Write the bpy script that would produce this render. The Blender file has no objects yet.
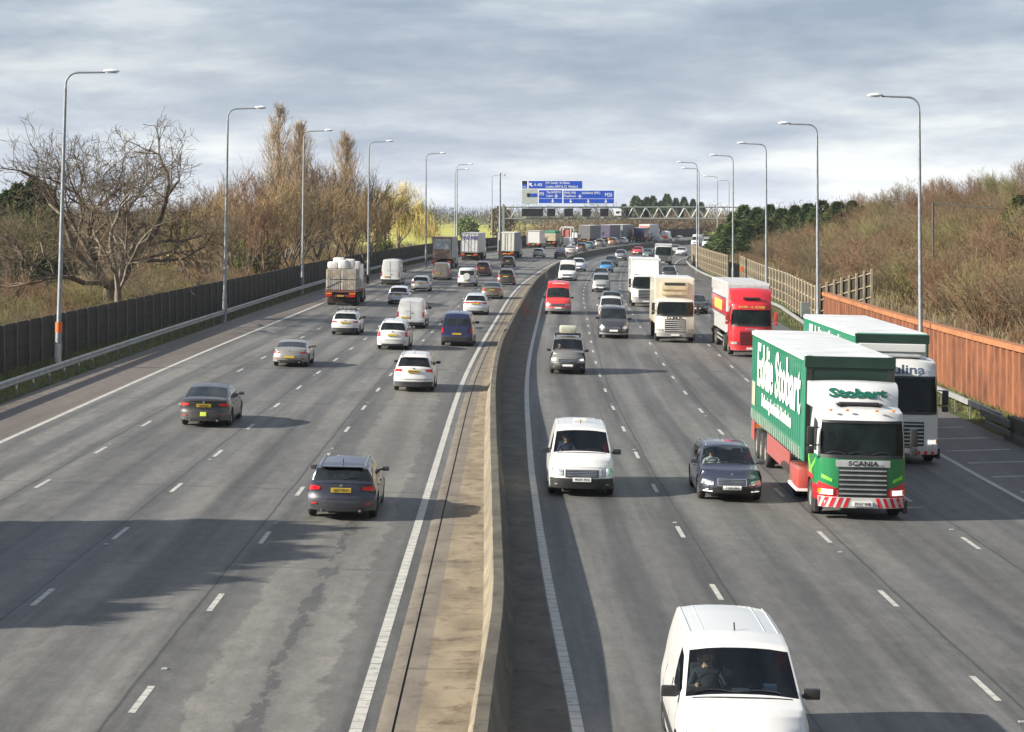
import bpy, bmesh, math, random
import numpy as np
from mathutils import Vector, Matrix, Euler
R_ = math.radians
scene = bpy.context.scene
col = scene.collection
# ------------------------------------------------------------------ camera, sky, sun, exposure
F_PX, CX, YH, HC = 2220.0, 512.0, 212.0, 8.1
cd = bpy.data.cameras.new('camera'); cam = bpy.data.objects.new('camera', cd); col.objects.link(cam)
cam.location = (0, 0, HC); cam.rotation_euler = (R_(90), 0, 0)
cd.sensor_width = 36; cd.lens = 36 * F_PX / 1024; cd.shift_x = 0; cd.shift_y = -(366 - YH) / 1024
cd.clip_start = .5; cd.clip_end = 20000
scene.camera = cam
SUN_EL, SUN_DIR = 26.0, Vector((1, .25, 0)).normalized()      # direction the shadows fall
world = bpy.data.worlds.new('World'); scene.world = world; world.use_nodes = True
nt = world.node_tree; N = nt.nodes; Lk = nt.links
bg = N['Background']
sky = N.new('ShaderNodeTexSky'); sky.sky_type = 'NISHITA'; sky.sun_disc = False
sky.sun_elevation = R_(SUN_EL); sky.sun_rotation = math.atan2(-SUN_DIR.x, -SUN_DIR.y)
tc = N.new('ShaderNodeTexCoord'); mp = N.new('ShaderNodeMapping'); mp.inputs['Scale'].default_value = (1.5, 1.5, 7)
Lk.new(tc.outputs['Generated'], mp.inputs['Vector'])
def wnoise(scale, detail, rough, dist, off):
    m2 = N.new('ShaderNodeMapping'); m2.inputs['Location'].default_value = (off, off * .7, off * 1.3)
    Lk.new(mp.outputs['Vector'], m2.inputs['Vector'])
    n = N.new('ShaderNodeTexNoise'); n.inputs['Scale'].default_value = scale; n.inputs['Detail'].default_value = detail
    n.inputs['Roughness'].default_value = rough; n.inputs['Distortion'].default_value = dist
    Lk.new(m2.outputs['Vector'], n.inputs['Vector']); return n.outputs['Fac']
n1 = wnoise(3.4, 8, .52, .25, 5.3); n2 = wnoise(11.0, 8, .6, .15, 2.7)
sep = N.new('ShaderNodeSeparateXYZ'); Lk.new(tc.outputs['Generated'], sep.inputs[0])
def wmath(op, a, b=None, c=None, clamp=False):
    m = N.new('ShaderNodeMath'); m.operation = op; m.use_clamp = clamp
    for i, v in enumerate((a, b, c)):
        if v is None: continue
        if isinstance(v, (int, float)): m.inputs[i].default_value = v
        else: Lk.new(v, m.inputs[i])
    return m.outputs[0]
mixn = wmath('ADD', wmath('MULTIPLY', n1, .64), wmath('MULTIPLY', n2, .36))
elev = sep.outputs['Z']
grad = wmath('MULTIPLY', elev, 1.0)
cr = N.new('ShaderNodeValToRGB'); Lk.new(mixn, cr.inputs['Fac'])
cr.color_ramp.elements[0].position = .40; cr.color_ramp.elements[0].color = (1.5, 1.82, 2.45, 1)
cr.color_ramp.elements[1].position = .62; cr.color_ramp.elements[1].color = (3.6, 3.8, 4.05, 1)
e = cr.color_ramp.elements.new(.47); e.color = (1.95, 2.25, 2.85, 1)
e = cr.color_ramp.elements.new(.54); e.color = (2.6, 2.88, 3.35, 1)
# brighter band low over the horizon (thinner cloud), small gaps of blue
cr2 = N.new('ShaderNodeValToRGB'); Lk.new(elev, cr2.inputs['Fac'])
cr2.color_ramp.elements[0].position = .0; cr2.color_ramp.elements[0].color = (1.5, 1.46, 1.40, 1)
cr2.color_ramp.elements[1].position = .07; cr2.color_ramp.elements[1].color = (.9, .9, .9, 1)
e = cr2.color_ramp.elements.new(.035); e.color = (1.18, 1.17, 1.15, 1)
mul = N.new('ShaderNodeMix'); mul.data_type = 'RGBA'; mul.blend_type = 'MULTIPLY'; mul.inputs[0].default_value = 1
Lk.new(cr.outputs[0], mul.inputs[6]); Lk.new(cr2.outputs[0], mul.inputs[7])
mx = N.new('ShaderNodeMix'); mx.data_type = 'RGBA'; mx.inputs[0].default_value = .86
Lk.new(sky.outputs[0], mx.inputs[6]); Lk.new(mul.outputs[2], mx.inputs[7])
Lk.new(mx.outputs[2], bg.inputs['Color']); bg.inputs['Strength'].default_value = .09
sd = bpy.data.lights.new('sun', 'SUN'); sd.energy = 4.6; sd.angle = R_(.6); sd.color = (1, .93, .82)
sun = bpy.data.objects.new('sun', sd); col.objects.link(sun)
dvec = Vector((SUN_DIR.x * math.cos(R_(SUN_EL)), SUN_DIR.y * math.cos(R_(SUN_EL)), -math.sin(R_(SUN_EL))))
sun.rotation_euler = dvec.to_track_quat('-Z', 'Y').to_euler(); sun.location = (-60, 60, 60)
vs = scene.view_settings; vs.view_transform = 'Standard'; vs.look = 'None'; vs.gamma = 1; vs.exposure = 1.27
vs.use_curve_mapping = False

# ------------------------------------------------------------------ road geometry
_kY = [-60, 0, 100, 120, 140, 168, 195, 226, 260, 285, 330, 365, 414, 455, 496, 550, 650, 800, 1000, 1300, 2200]
_kS = [0, 0, .02, .3, .75, 1.45, 2.05, 3.1, 4.8, 6.2, 9.1, 12.6, 20, 28, 38, 52, 80, 130, 200, 310, 640]
_ty = np.arange(-60, 2201, 1.0); _ts = np.interp(_ty, _kY, _kS)
_k = np.ones(21) / 21
for _ in range(2):
    _p = np.pad(_ts, 10, mode='reflect', reflect_type='odd'); _ts = np.convolve(_p, _k, 'valid')
def shift(Y): return float(np.interp(Y, _ty, _ts))
_RY = [0, 100, 140, 180, 230, 300, 400, 600, 3000]; _RZ = [0, 0, .15, .3, .45, .6, .75, .8, .8]
_tr = np.interp(_ty, _RY, _RZ)
for _ in range(2):
    _p = np.pad(_tr, 10, mode='edge'); _tr = np.convolve(_p, _k, 'valid')
def rise(Y): return float(np.interp(Y, _ty, _tr))
def drift(Y): return float(np.interp(Y, [20, 36, 48, 57, 70], [.62, .42, .2, .1, 0]))   # right carriageway eases out near the bridge
def crossz(t): return -.024 * max(-23, min(23, t))
def G(t, Y, dz=0.0, dr=False): return (shift(Y) + t + (drift(Y) if dr else 0), Y, rise(Y) + crossz(t) + dz)
def heading(Y): return math.atan2(shift(Y + 4) - shift(Y - 4), 8)
def ground_from_px(px, py, h=0.0, facing=0.0):
    Y = 100.0; X = 0
    for _ in range(60):
        X = (px - CX) * Y / F_PX; t = X - shift(Y)
        z = rise(Y) + crossz(t) + h
        Y = .5 * Y + .5 * F_PX * (HC - z) / (py - YH)
    return X, Y, z

# ------------------------------------------------------------------ materials
MATS = {}
def new_mat(name):
    m = bpy.data.materials.new(name); m.use_nodes = True
    return m, m.node_tree.nodes, m.node_tree.links, m.node_tree.nodes['Principled BSDF']
def noise_mix(m, N, Lk, c1, c2, scale, detail=4, coord='Object', lo=.35, hi=.65, mscale=None, rough=.6):
    tc = N.new('ShaderNodeTexCoord'); src = tc.outputs[coord]
    if mscale:
        mp = N.new('ShaderNodeMapping'); mp.inputs['Scale'].default_value = mscale; Lk.new(src, mp.inputs[0]); src = mp.outputs[0]
    n = N.new('ShaderNodeTexNoise'); n.inputs['Scale'].default_value = scale; n.inputs['Detail'].default_value = detail
    n.inputs['Roughness'].default_value = rough
    Lk.new(src, n.inputs['Vector'])
    r = N.new('ShaderNodeValToRGB'); r.color_ramp.elements[0].position = lo; r.color_ramp.elements[1].position = hi
    r.color_ramp.elements[0].color = (*c1, 1); r.color_ramp.elements[1].color = (*c2, 1)
    Lk.new(n.outputs['Fac'], r.inputs['Fac']); return r.outputs['Color']
def mat(name, c, rough=.5, metal=0.0, var=.18, scale=3.0, emit=0.0, coat=0.0, spec=None):
    key = (name,)
    if key in MATS: return MATS[key]
    m, N, Lk, b = new_mat(name)
    lo = tuple(x * (1 - var) for x in c); hi = tuple(min(1, x * (1 + var)) for x in c)
    Lk.new(noise_mix(m, N, Lk, lo, hi, scale), b.inputs['Base Color'])
    b.inputs['Roughness'].default_value = rough; b.inputs['Metallic'].default_value = metal
    b.inputs['Coat Weight'].default_value = coat
    if spec is not None: b.inputs['Specular IOR Level'].default_value = spec
    if emit:
        b.inputs['Emission Color'].default_value = (*c, 1); b.inputs['Emission Strength'].default_value = emit
    MATS[key] = m; return m
def paint(name, c, metal=0.0, dirt=.55, rough=.28, dirtz=.75):
    key = ('paint', name)
    if key in MATS: return MATS[key]
    m, N, Lk, b = new_mat(name)
    tc = N.new('ShaderNodeTexCoord'); sp = N.new('ShaderNodeSeparateXYZ'); Lk.new(tc.outputs['Object'], sp.inputs[0])
    n = N.new('ShaderNodeTexNoise'); n.inputs['Scale'].default_value = 3.5; n.inputs['Detail'].default_value = 5
    Lk.new(tc.outputs['Object'], n.inputs['Vector'])
    mr = N.new('ShaderNodeMapRange'); mr.inputs[1].default_value = dirtz; mr.inputs[2].default_value = .15
    mr.inputs[3].default_value = 0; mr.inputs[4].default_value = 1; Lk.new(sp.outputs[2], mr.inputs[0])
    a = N.new('ShaderNodeMath'); a.operation = 'MULTIPLY'; Lk.new(mr.outputs[0], a.inputs[0]); Lk.new(n.outputs['Fac'], a.inputs[1])
    a2 = N.new('ShaderNodeMath'); a2.operation = 'MULTIPLY_ADD'; Lk.new(a.outputs[0], a2.inputs[0]); a2.inputs[1].default_value = dirt * 1.6
    a3 = N.new('ShaderNodeMath'); a3.operation = 'MULTIPLY'; Lk.new(n.outputs['Fac'], a3.inputs[0]); a3.inputs[1].default_value = dirt * .12
    Lk.new(a3.outputs[0], a2.inputs[2]); a2.use_clamp = True
    mi = N.new('ShaderNodeMix'); mi.data_type = 'RGBA'; Lk.new(a2.outputs[0], mi.inputs[0])
    mi.inputs[6].default_value = (*c, 1); mi.inputs[7].default_value = (.16, .14, .115, 1)
    g = N.new('ShaderNodeNewGeometry'); mb = N.new('ShaderNodeMix'); mb.data_type = 'RGBA'
    Lk.new(g.outputs['Backfacing'], mb.inputs[0]); Lk.new(mi.outputs[2], mb.inputs[6]); mb.inputs[7].default_value = (.03, .03, .032, 1)
    Lk.new(mb.outputs[2], b.inputs['Base Color'])
    rr = N.new('ShaderNodeMath'); rr.operation = 'MULTIPLY_ADD'; Lk.new(a2.outputs[0], rr.inputs[0]); rr.inputs[1].default_value = .5; rr.inputs[2].default_value = rough
    Lk.new(rr.outputs[0], b.inputs['Roughness'])
    b.inputs['Metallic'].default_value = metal; b.inputs['Coat Weight'].default_value = .6; b.inputs['Coat Roughness'].default_value = .06
    MATS[key] = m; return m
def glass_clear():
    key = ('glass_clear',)
    if key in MATS: return MATS[key]
    m, N, Lk, b = new_mat('tinted_glass')
    out = N['Material Output']; tr = N.new('ShaderNodeBsdfTransparent'); tr.inputs[0].default_value = (.62, .68, .66, 1)
    gl = N.new('ShaderNodeBsdfGlossy'); gl.inputs['Roughness'].default_value = .03; gl.inputs[0].default_value = (.9, .95, 1, 1)
    fr = N.new('ShaderNodeFresnel'); fr.inputs[0].default_value = 1.5
    ms = N.new('ShaderNodeMixShader'); Lk.new(fr.outputs[0], ms.inputs[0]); Lk.new(tr.outputs[0], ms.inputs[1]); Lk.new(gl.outputs[0], ms.inputs[2])
    Lk.new(ms.outputs[0], out.inputs['Surface']); MATS[key] = m; return m
GLASS = mat('dark_glass', (.012, .016, .016), .05, var=.5, scale=2.2, spec=.45)
TGLASS = mat('lorry_glass', (.008, .012, .011), .05, var=.5, scale=1.5, spec=.22)
BLACK = mat('black_plastic', (.022, .022, .023), .5)
RUBBER = mat('tyre_rubber', (.022, .021, .02), .85, scale=9)
ALLOY = mat('alloy_rim', (.42, .42, .43), .35, .7, scale=8)
STEELRIM = mat('steel_rim', (.2, .19, .18), .6, .3, scale=8)
TAIL = mat('red_lens', (.42, .012, .018), .12, coat=.5, emit=.06, var=.5, scale=9)
TAILDIM = mat('dull_red_lens', (.4, .02, .02), .2, coat=.5)
HEAD = mat('headlamp_glass', (.36, .38, .40), .16, .3, coat=1, var=.6, scale=16)
HEADLIT = mat('lit_headlamp', (.8, .78, .72), .12, coat=1, emit=.45, var=.3, scale=14)
AMBER = mat('amber_lens', (.75, .22, .02), .2)
YPLATE = mat('yellow_plate', (.43, .29, .025), .45, var=.1, scale=12)
WPLATE = mat('white_plate', (.7, .7, .66), .45, var=.1, scale=12)
INK = mat('plate_ink', (.02, .02, .02), .6)
CHROME = mat('chrome_trim', (.6, .6, .61), .18, .9)
UNDER = mat('underbody', (.018, .017, .016), .9)
GALV = mat('galvanised_steel', (.29, .295, .28), .5, .35, scale=1.5)

# ------------------------------------------------------------------ mesh builder
class MB:
    def __init__(s): s.v = []; s.f = []; s.m = []; s.uv = None
    def add(s, vs, fs, mi=0):
        o = len(s.v); s.v += [tuple(p) for p in vs]; s.f += [tuple(i + o for i in f) for f in fs]; s.m += [mi] * len(fs); return s
    def box(s, c, d, mi=0, ch=0.0, rot=None):
        hx, hy, hz = d[0] / 2, d[1] / 2, d[2] / 2
        if ch > 0:
            ch = min(ch, hx * .49, hy * .49, hz * .49)
            bm = bmesh.new(); bmesh.ops.create_cube(bm, size=2)
            for v in bm.verts: v.co = Vector((v.co.x * hx, v.co.y * hy, v.co.z * hz))
            bmesh.ops.bevel(bm, geom=bm.edges[:], offset=ch, segments=2 if ch > .02 else 1, affect='EDGES', profile=.6)
            bm.verts.index_update()
            vs_ = [v.co.copy() for v in bm.verts]; fs = [[v.index for v in f.verts] for f in bm.faces]; bm.free()
        else:
            vs_ = [Vector((x * hx, y * hy, z * hz)) for x, y, z in ((-1, -1, -1), (1, -1, -1), (1, 1, -1), (-1, 1, -1), (-1, -1, 1), (1, -1, 1), (1, 1, 1), (-1, 1, 1))]
            fs = [(0, 3, 2, 1), (4, 5, 6, 7), (0, 1, 5, 4), (1, 2, 6, 5), (2, 3, 7, 6), (3, 0, 4, 7)]
        if rot is not None: vs_ = [rot @ v for v in vs_]
        c = Vector(c); return s.add([v + c for v in vs_], fs, mi)
    def cyl(s, a, b, r, n=12, mi=0, r2=None, caps=True):
        a = Vector(a); b = Vector(b); d = (b - a); r2 = r if r2 is None else r2
        if d.length < 1e-6: return s
        d.normalize(); u = d.orthogonal().normalized(); w = d.cross(u)
        vs_ = []
        for p, rr in ((a, r), (b, r2)):
            for i in range(n):
                t = 2 * math.pi * i / n; vs_.append(p + (u * math.cos(t) + w * math.sin(t)) * rr)
        fs = [(i, (i + 1) % n, n + (i + 1) % n, n + i) for i in range(n)]
        if caps: fs += [tuple(range(n - 1, -1, -1)), tuple(range(n, 2 * n))]
        return s.add(vs_, fs, mi)
    def tube(s, pts, r, n=8, mi=0, caps=True):
        pts = [Vector(p) for p in pts]; rs = r if isinstance(r, (list, tuple)) else [r] * len(pts)
        vs_ = []; prev = None
        for i, p in enumerate(pts):
            d = (pts[min(i + 1, len(pts) - 1)] - pts[max(i - 1, 0)]).normalized()
            u = d.orthogonal().normalized() if prev is None else (prev - d * prev.dot(d)).normalized()
            prev = u; w = d.cross(u)
            for k in range(n):
                t = 2 * math.pi * k / n; vs_.append(p + (u * math.cos(t) + w * math.sin(t)) * rs[i])
        fs = []
        for i in range(len(pts) - 1):
            for k in range(n): fs.append((i * n + k, i * n + (k + 1) % n, (i + 1) * n + (k + 1) % n, (i + 1) * n + k))
        if caps: fs += [tuple(range(n - 1, -1, -1)), tuple(range((len(pts) - 1) * n, len(pts) * n))]
        return s.add(vs_, fs, mi)
    def lathe_x(s, prof, cx, cy, cz, n=24, mi=0):   # profile (x, radius) spun about the x axis
        vs_ = []
        for (x, r) in prof:
            for k in range(n):
                t = 2 * math.pi * k / n; vs_.append((cx + x, cy + r * math.cos(t), cz + r * math.sin(t)))
        fs = []
        for i in range(len(prof) - 1):
            for k in range(n): fs.append((i * n + k, i * n + (k + 1) % n, (i + 1) * n + (k + 1) % n, (i + 1) * n + k))
        return s.add(vs_, fs, mi)
    def prism(s, poly, y0, y1, mi=0, axis='y'):      # outline (a,b) extruded
        n = len(poly)
        if axis == 'y': vs_ = [(a, y0, b) for a, b in poly] + [(a, y1, b) for a, b in poly]
        elif axis == 'x': vs_ = [(y0, a, b) for a, b in poly] + [(y1, a, b) for a, b in poly]
        else: vs_ = [(a, b, y0) for a, b in poly] + [(a, b, y1) for a, b in poly]
        fs = [(i, (i + 1) % n, n + (i + 1) % n, n + i) for i in range(n)] + [tuple(range(n - 1, -1, -1)), tuple(range(n, 2 * n))]
        return s.add(vs_, fs, mi)
    def build(s, name, mats, parent=None, smooth=False, angle=35, uvs=None, fix=True):
        me = bpy.data.meshes.new(name); me.from_pydata(s.v, [], s.f)
        if not isinstance(mats, (list, tuple)): mats = [mats]
        for m in mats: me.materials.append(m)
        if len(mats) > 1: me.polygons.foreach_set('material_index', s.m)
        if uvs is not None:
            ul = me.uv_layers.new(name='UVMap'); vi = np.zeros(len(me.loops), dtype=np.int32); me.loops.foreach_get('vertex_index', vi)
            ul.data.foreach_set('uv', np.array(uvs, dtype=np.float32)[vi].ravel())
        if fix:
            bm = bmesh.new(); bm.from_mesh(me); bmesh.ops.recalc_face_normals(bm, faces=bm.faces); bm.to_mesh(me); bm.free()
        if smooth:
            me.polygons.foreach_set('use_smooth', [True] * len(me.polygons))
            try: me.set_sharp_from_angle(angle=R_(angle))
            except Exception: pass
        me.update()
        o = bpy.data.objects.new(name, me); col.objects.link(o)
        if parent is not None: o.parent = parent
        return o
def tag(o, label=None, cat=None, group=None, kind=None, category=None):
    cat = cat or category
    if label: o['label'] = label
    if cat: o['category'] = cat
    if group: o['group'] = group
    if kind: o['kind'] = kind
    return o
def empty(name, loc=(0, 0, 0), rot=(0, 0, 0), **k):
    o = bpy.data.objects.new(name, None); col.objects.link(o); o.location = loc; o.rotation_euler = rot
    o.empty_display_size = .3
    return tag(o, **k)
def kids(o): return [c for c in col.objects if c.parent == o]
def copy_tree(o, parent=None, kidmap=None):
    if kidmap is None:
        kidmap = {}
        for c in col.objects:
            if c.parent: kidmap.setdefault(c.parent.name, []).append(c)
    c = o.copy(); col.objects.link(c); c.parent = parent
    for ch in kidmap.get(o.name, []): copy_tree(ch, c, kidmap)
    return c
def text(body, size, m, parent, loc, rot, name='lettering', thick=.0, sx=1.0, align='CENTER', shear=0, extrude=.003, spacing=1.0):
    cu = bpy.data.curves.new('t', 'FONT'); cu.body = body; cu.size = size; cu.align_x = align; cu.align_y = 'CENTER'
    cu.extrude = extrude; cu.offset = thick; cu.shear = shear; cu.resolution_u = 2; cu.space_character = spacing
    o = bpy.data.objects.new('t', cu); me = bpy.data.meshes.new_from_object(o); bpy.data.objects.remove(o)
    me.name = name
    me.materials.clear(); me.materials.append(m)
    for v in me.vertices: v.co.x *= sx
    r = bpy.data.objects.new(name, me); col.objects.link(r); r.parent = parent; r.location = loc; r.rotation_euler = rot
    return r
def sheet(name, rows, cols_, fn, m, smooth=True, parent=None, uvfn=None):
    """grid sheet: rows = list of Y, cols_ = list of t; fn(t,Y)->xyz"""
    b = MB(); uv = []
    for Y in rows:
        for t in cols_:
            b.v.append(fn(t, Y)); uv.append(uvfn(t, Y) if uvfn else (t, Y))
    nc = len(cols_)
    for i in range(len(rows) - 1):
        for j in range(nc - 1):
            b.f.append((i * nc + j, i * nc + j + 1, (i + 1) * nc + j + 1, (i + 1) * nc + j)); b.m.append(0)
    return b.build(name, m, parent, smooth, 80, uvs=uv, fix=False)
def yrows(y0, y1, near=3.0, k=.02):
    r = [y0]; y = y0
    while y < y1: y += max(near, abs(y) * k); r.append(min(y, y1))
    return r
# ------------------------------------------------------------------ road materials
class SN:
    def __init__(s, m): s.N = m.node_tree.nodes; s.L = m.node_tree.links
    def put(s, sock, v):
        if isinstance(v, (int, float)): sock.default_value = v
        elif isinstance(v, tuple): sock.default_value = (*v, 1) if len(v) == 3 else v
        else: s.L.new(v, sock)
    def m(s, op, a, b=None, c=None, clamp=False):
        n = s.N.new('ShaderNodeMath'); n.operation = op; n.use_clamp = clamp
        for i, v in enumerate((a, b, c)):
            if v is not None: s.put(n.inputs[i], v)
        return n.outputs[0]
    def noise(s, vec, scale, detail=4, rough=.6, dist=0):
        n = s.N.new('ShaderNodeTexNoise'); s.L.new(vec, n.inputs['Vector']); n.inputs['Scale'].default_value = scale
        n.inputs['Detail'].default_value = detail; n.inputs['Roughness'].default_value = rough; n.inputs['Distortion'].default_value = dist
        return n.outputs['Fac']
    def map(s, vec, scale, loc=(0, 0, 0)):
        n = s.N.new('ShaderNodeMapping'); n.inputs['Scale'].default_value = scale; n.inputs['Location'].default_value = loc
        s.L.new(vec, n.inputs[0]); return n.outputs[0]
    def step(s, v, lo, hi):
        n = s.N.new('ShaderNodeMapRange'); n.interpolation_type = 'SMOOTHSTEP'; s.put(n.inputs[0], v)
        n.inputs[1].default_value = lo; n.inputs[2].default_value = hi; return n.outputs[0]
    def mix(s, f, a, b):
        n = s.N.new('ShaderNodeMix'); n.data_type = 'RGBA'; s.put(n.inputs[0], f); s.put(n.inputs[6], a); s.put(n.inputs[7], b); return n.outputs[2]
    def mulc(s, a, f):
        n = s.N.new('ShaderNodeVectorMath'); n.operation = 'SCALE'; s.L.new(a, n.inputs[0]); s.put(n.inputs[3], f); return n.outputs[0]
def asphalt(name, left):
    m, N, Lk, b = new_mat(name); s = SN(m)
    uvn = N.new('ShaderNodeUVMap').outputs[0]; sp = N.new('ShaderNodeSeparateXYZ'); Lk.new(uvn, sp.inputs[0]); T, V = sp.outputs[0], sp.outputs[1]
    wob = s.noise(s.map(uvn, (.15, .06, 1)), 1, 3); Tw = s.m('ADD', T, s.m('MULTIPLY_ADD', wob, .5, -.25))
    streak = s.noise(s.map(uvn, (1.1, .022, 1)), 1, 5, .62); streak2 = s.noise(s.map(uvn, (3.2, .05, 1), (5, 3, 0)), 1, 4)
    blot = s.noise(s.map(uvn, (.35, .09, 1), (2, 8, 0)), 1, 6, .65)
    fine = s.noise(uvn, 11, 7, .9); grain = s.noise(uvn, 75, 2, .7)
    base = (.094, .092, .086) if left else (.087, .086, .081)
    c = s.mix(s.step(streak, .32, .68), tuple(x * .6 for x in base), tuple(x * 1.38 for x in base))
    c = s.mix(s.m('MULTIPLY', s.step(streak2, .5, .72), .35), c, (.14, .135, .12))
    c = s.mix(s.m('MULTIPLY', s.step(blot, .42, .62), .30), c, (.055, .056, .056))
    def band(center, w, soft=.15):
        return s.m('SUBTRACT', 1.0, s.step(s.m('ABSOLUTE', s.m('SUBTRACT', Tw, center)), w, w + soft))
    # worn wheel tracks of every lane
    for lc in ([-15.2, -11.4, -7.75, -4.2] if left else [2.5, 6.0, 9.65, 13.15]):
        for side in (-.85, .85):
            amt = (.7 if left else .38)
            c = s.mix(s.m('MULTIPLY', s.m('MULTIPLY', band(lc + side, .22, .42), s.step(blot, .3, .6)), amt), c, (.175, .168, .15))
        c = s.mix(s.m('MULTIPLY', band(lc, .12, .5), .32), c, (.05, .05, .05))
    if left:
        # inner lanes re-laid in two ages of surfacing
        c = s.mix(s.m('MULTIPLY', s.m('MULTIPLY', s.step(T, -13.05, -12.95), s.m('SUBTRACT', 1.0, s.step(T, -9.5, -9.4))), .35), c, (.078, .079, .08))
        # fourth lane: paler, with a broken dark stain down its middle
        l4 = s.m('MULTIPLY', s.step(T, -5.8, -5.5), s.m('SUBTRACT', 1.0, s.step(T, -2.75, -2.6)))
        c = s.mix(s.m('MULTIPLY', l4, .5), c, (.16, .153, .133))
        edge = s.noise(s.map(uvn, (1.3, .45, 1), (1, 1, 0)), 1, 5, .7)
        pat = s.step(s.noise(s.map(uvn, (1.6, .38, 1), (9, 2, 0)), 1, 4, .75), .47, .50)
        st = s.m('MULTIPLY', s.m('SUBTRACT', 1.0, s.step(s.m('ADD', s.m('ABSOLUTE', s.m('SUBTRACT', T, -4.1)), s.m('MULTIPLY_ADD', edge, .9, -.45)), .12, .2)), pat)
        near = s.m('SUBTRACT', 1.0, s.step(V, 58, 75))
        c = s.mix(s.m('MULTIPLY', s.m('MULTIPLY', st, near), .62), c, (.042, .042, .044))
        for cc, ww in ((-2.75, .35), (-5.6, .3)):
            st2 = s.m('SUBTRACT', 1.0, s.step(s.m('ADD', s.m('ABSOLUTE', s.m('SUBTRACT', T, cc)), s.m('MULTIPLY_ADD', edge, 1.4, -.7)), ww, ww + .12))
            c = s.mix(s.m('MULTIPLY', st2, .5), c, (.055, .055, .053))
        seams = [-13.75, -9.85, -6.35, -17.5]; cross_lines = [(63.6, .09), (49.8, .05), (91.5, .12), (112, .14), (134, .16)]
        sh = s.m('SUBTRACT', 1.0, s.step(T, -17.25, -17.15)); shc = (.12, .096, .077)
    else:
        seams = [4.45, 8.15, 11.75, 15.3]; cross_lines = [(97, .08), (71, .05)]
        sh = s.step(T, 15.0, 15.1); shc = (.088, .08, .07)
    for t0 in seams:
        d = s.m('ABSOLUTE', s.m('SUBTRACT', s.m('ADD', T, s.m('MULTIPLY_ADD', s.noise(s.map(uvn, (.01, .25, 1)), 1, 4), .12, -.06)), t0))
        c = s.mix(s.m('MULTIPLY', s.m('SUBTRACT', 1.0, s.step(d, .012, .05)), .75), c, (.03, .03, .03))
    for v0, w in cross_lines:  # thin dark lines across the carriageway
        d = s.m('ABSOLUTE', s.m('SUBTRACT', s.m('ADD', V, s.m('MULTIPLY', T, .045)), v0 - .2))
        c = s.mix(s.m('MULTIPLY', s.m('SUBTRACT', 1.0, s.step(d, w * .5, w)), .6), c, (.035, .035, .036))
    c = s.mix(s.m('MULTIPLY', sh, .7), c, shc)
    mot = s.noise(s.map(uvn, (2.6, 1.1, 1), (3, 3, 0)), 1, 6, .75); c = s.mulc(c, s.m('MULTIPLY_ADD', s.step(mot, .3, .7), .34, .82))
    big = s.noise(s.map(uvn, (.22, .035, 1), (7, 1, 0)), 1, 3); c = s.mulc(c, s.m('MULTIPLY_ADD', s.step(big, .35, .65), .3, .85))
    g = s.m('MULTIPLY_ADD', s.step(fine, .3, .7), .5, .75); c = s.mulc(c, g); c = s.mulc(c, s.m('MULTIPLY_ADD', grain, .9, .55))
    Lk.new(c, b.inputs['Base Color'])
    rr = s.m('MULTIPLY_ADD', streak, -.22, .78); Lk.new(rr, b.inputs['Roughness']); b.inputs['Specular IOR Level'].default_value = .4
    bp = N.new('ShaderNodeBump'); bp.inputs['Strength'].default_value = .35; bp.inputs['Distance'].default_value = .01
    Lk.new(grain, bp.inputs['Height']); Lk.new(bp.outputs[0], b.inputs['Normal'])
    return m
def concrete(name, c1, c2, stain=(.12, .09, .06), amt=.5):
    m, N, Lk, b = new_mat(name); s = SN(m)
    uvn = N.new('ShaderNodeUVMap').outputs[0]
    a = s.noise(s.map(uvn, (1.2, .5, 1)), 1, 6, .65); st = s.noise(s.map(uvn, (2.4, 2.0, 1), (4, 1, 0)), .8, 6, .75, .2); f = s.noise(uvn, 30, 4, .7)
    c = s.mix(s.step(a, .35, .65), c1, c2); c = s.mix(s.m('MULTIPLY', s.step(st, .5, .66), amt), c, stain)
    sp = N.new('ShaderNodeSeparateXYZ'); Lk.new(uvn, sp.inputs[0])
    fr = s.m('ABSOLUTE', s.m('SUBTRACT', s.m('FRACT', s.m('DIVIDE', sp.outputs[1], 6.0)), .5))
    c = s.mix(s.m('MULTIPLY', s.m('SUBTRACT', 1.0, s.step(fr, .003, .007)), .7), c, (.04, .035, .03))
    c = s.mulc(c, s.m('MULTIPLY_ADD', f, .5, .75)); Lk.new(c, b.inputs['Base Color']); b.inputs['Roughness'].default_value = .85
    bp = N.new('ShaderNodeBump'); bp.inputs['Strength'].default_value = .3; bp.inputs['Distance'].default_value = .01
    Lk.new(f, bp.inputs['Height']); Lk.new(bp.outputs[0], b.inputs['Normal'])
    return m
A_L, A_R = asphalt('asphalt_left', True), asphalt('asphalt_right', False)
YR = yrows(6, 2000, 2.5, .02)
tcols = lambda a, b, n: [a + (b - a) * i / n for i in range(n + 1)]
road_l = tag(sheet('road', YR, tcols(-20.3, -2.1, 12), lambda t, Y: G(t, Y, 0), A_L), kind='structure')
road_r = tag(sheet('road', YR, tcols(.46, 18.6, 12), lambda t, Y: G(t, Y, 0, True), A_R), kind='structure')
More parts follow.
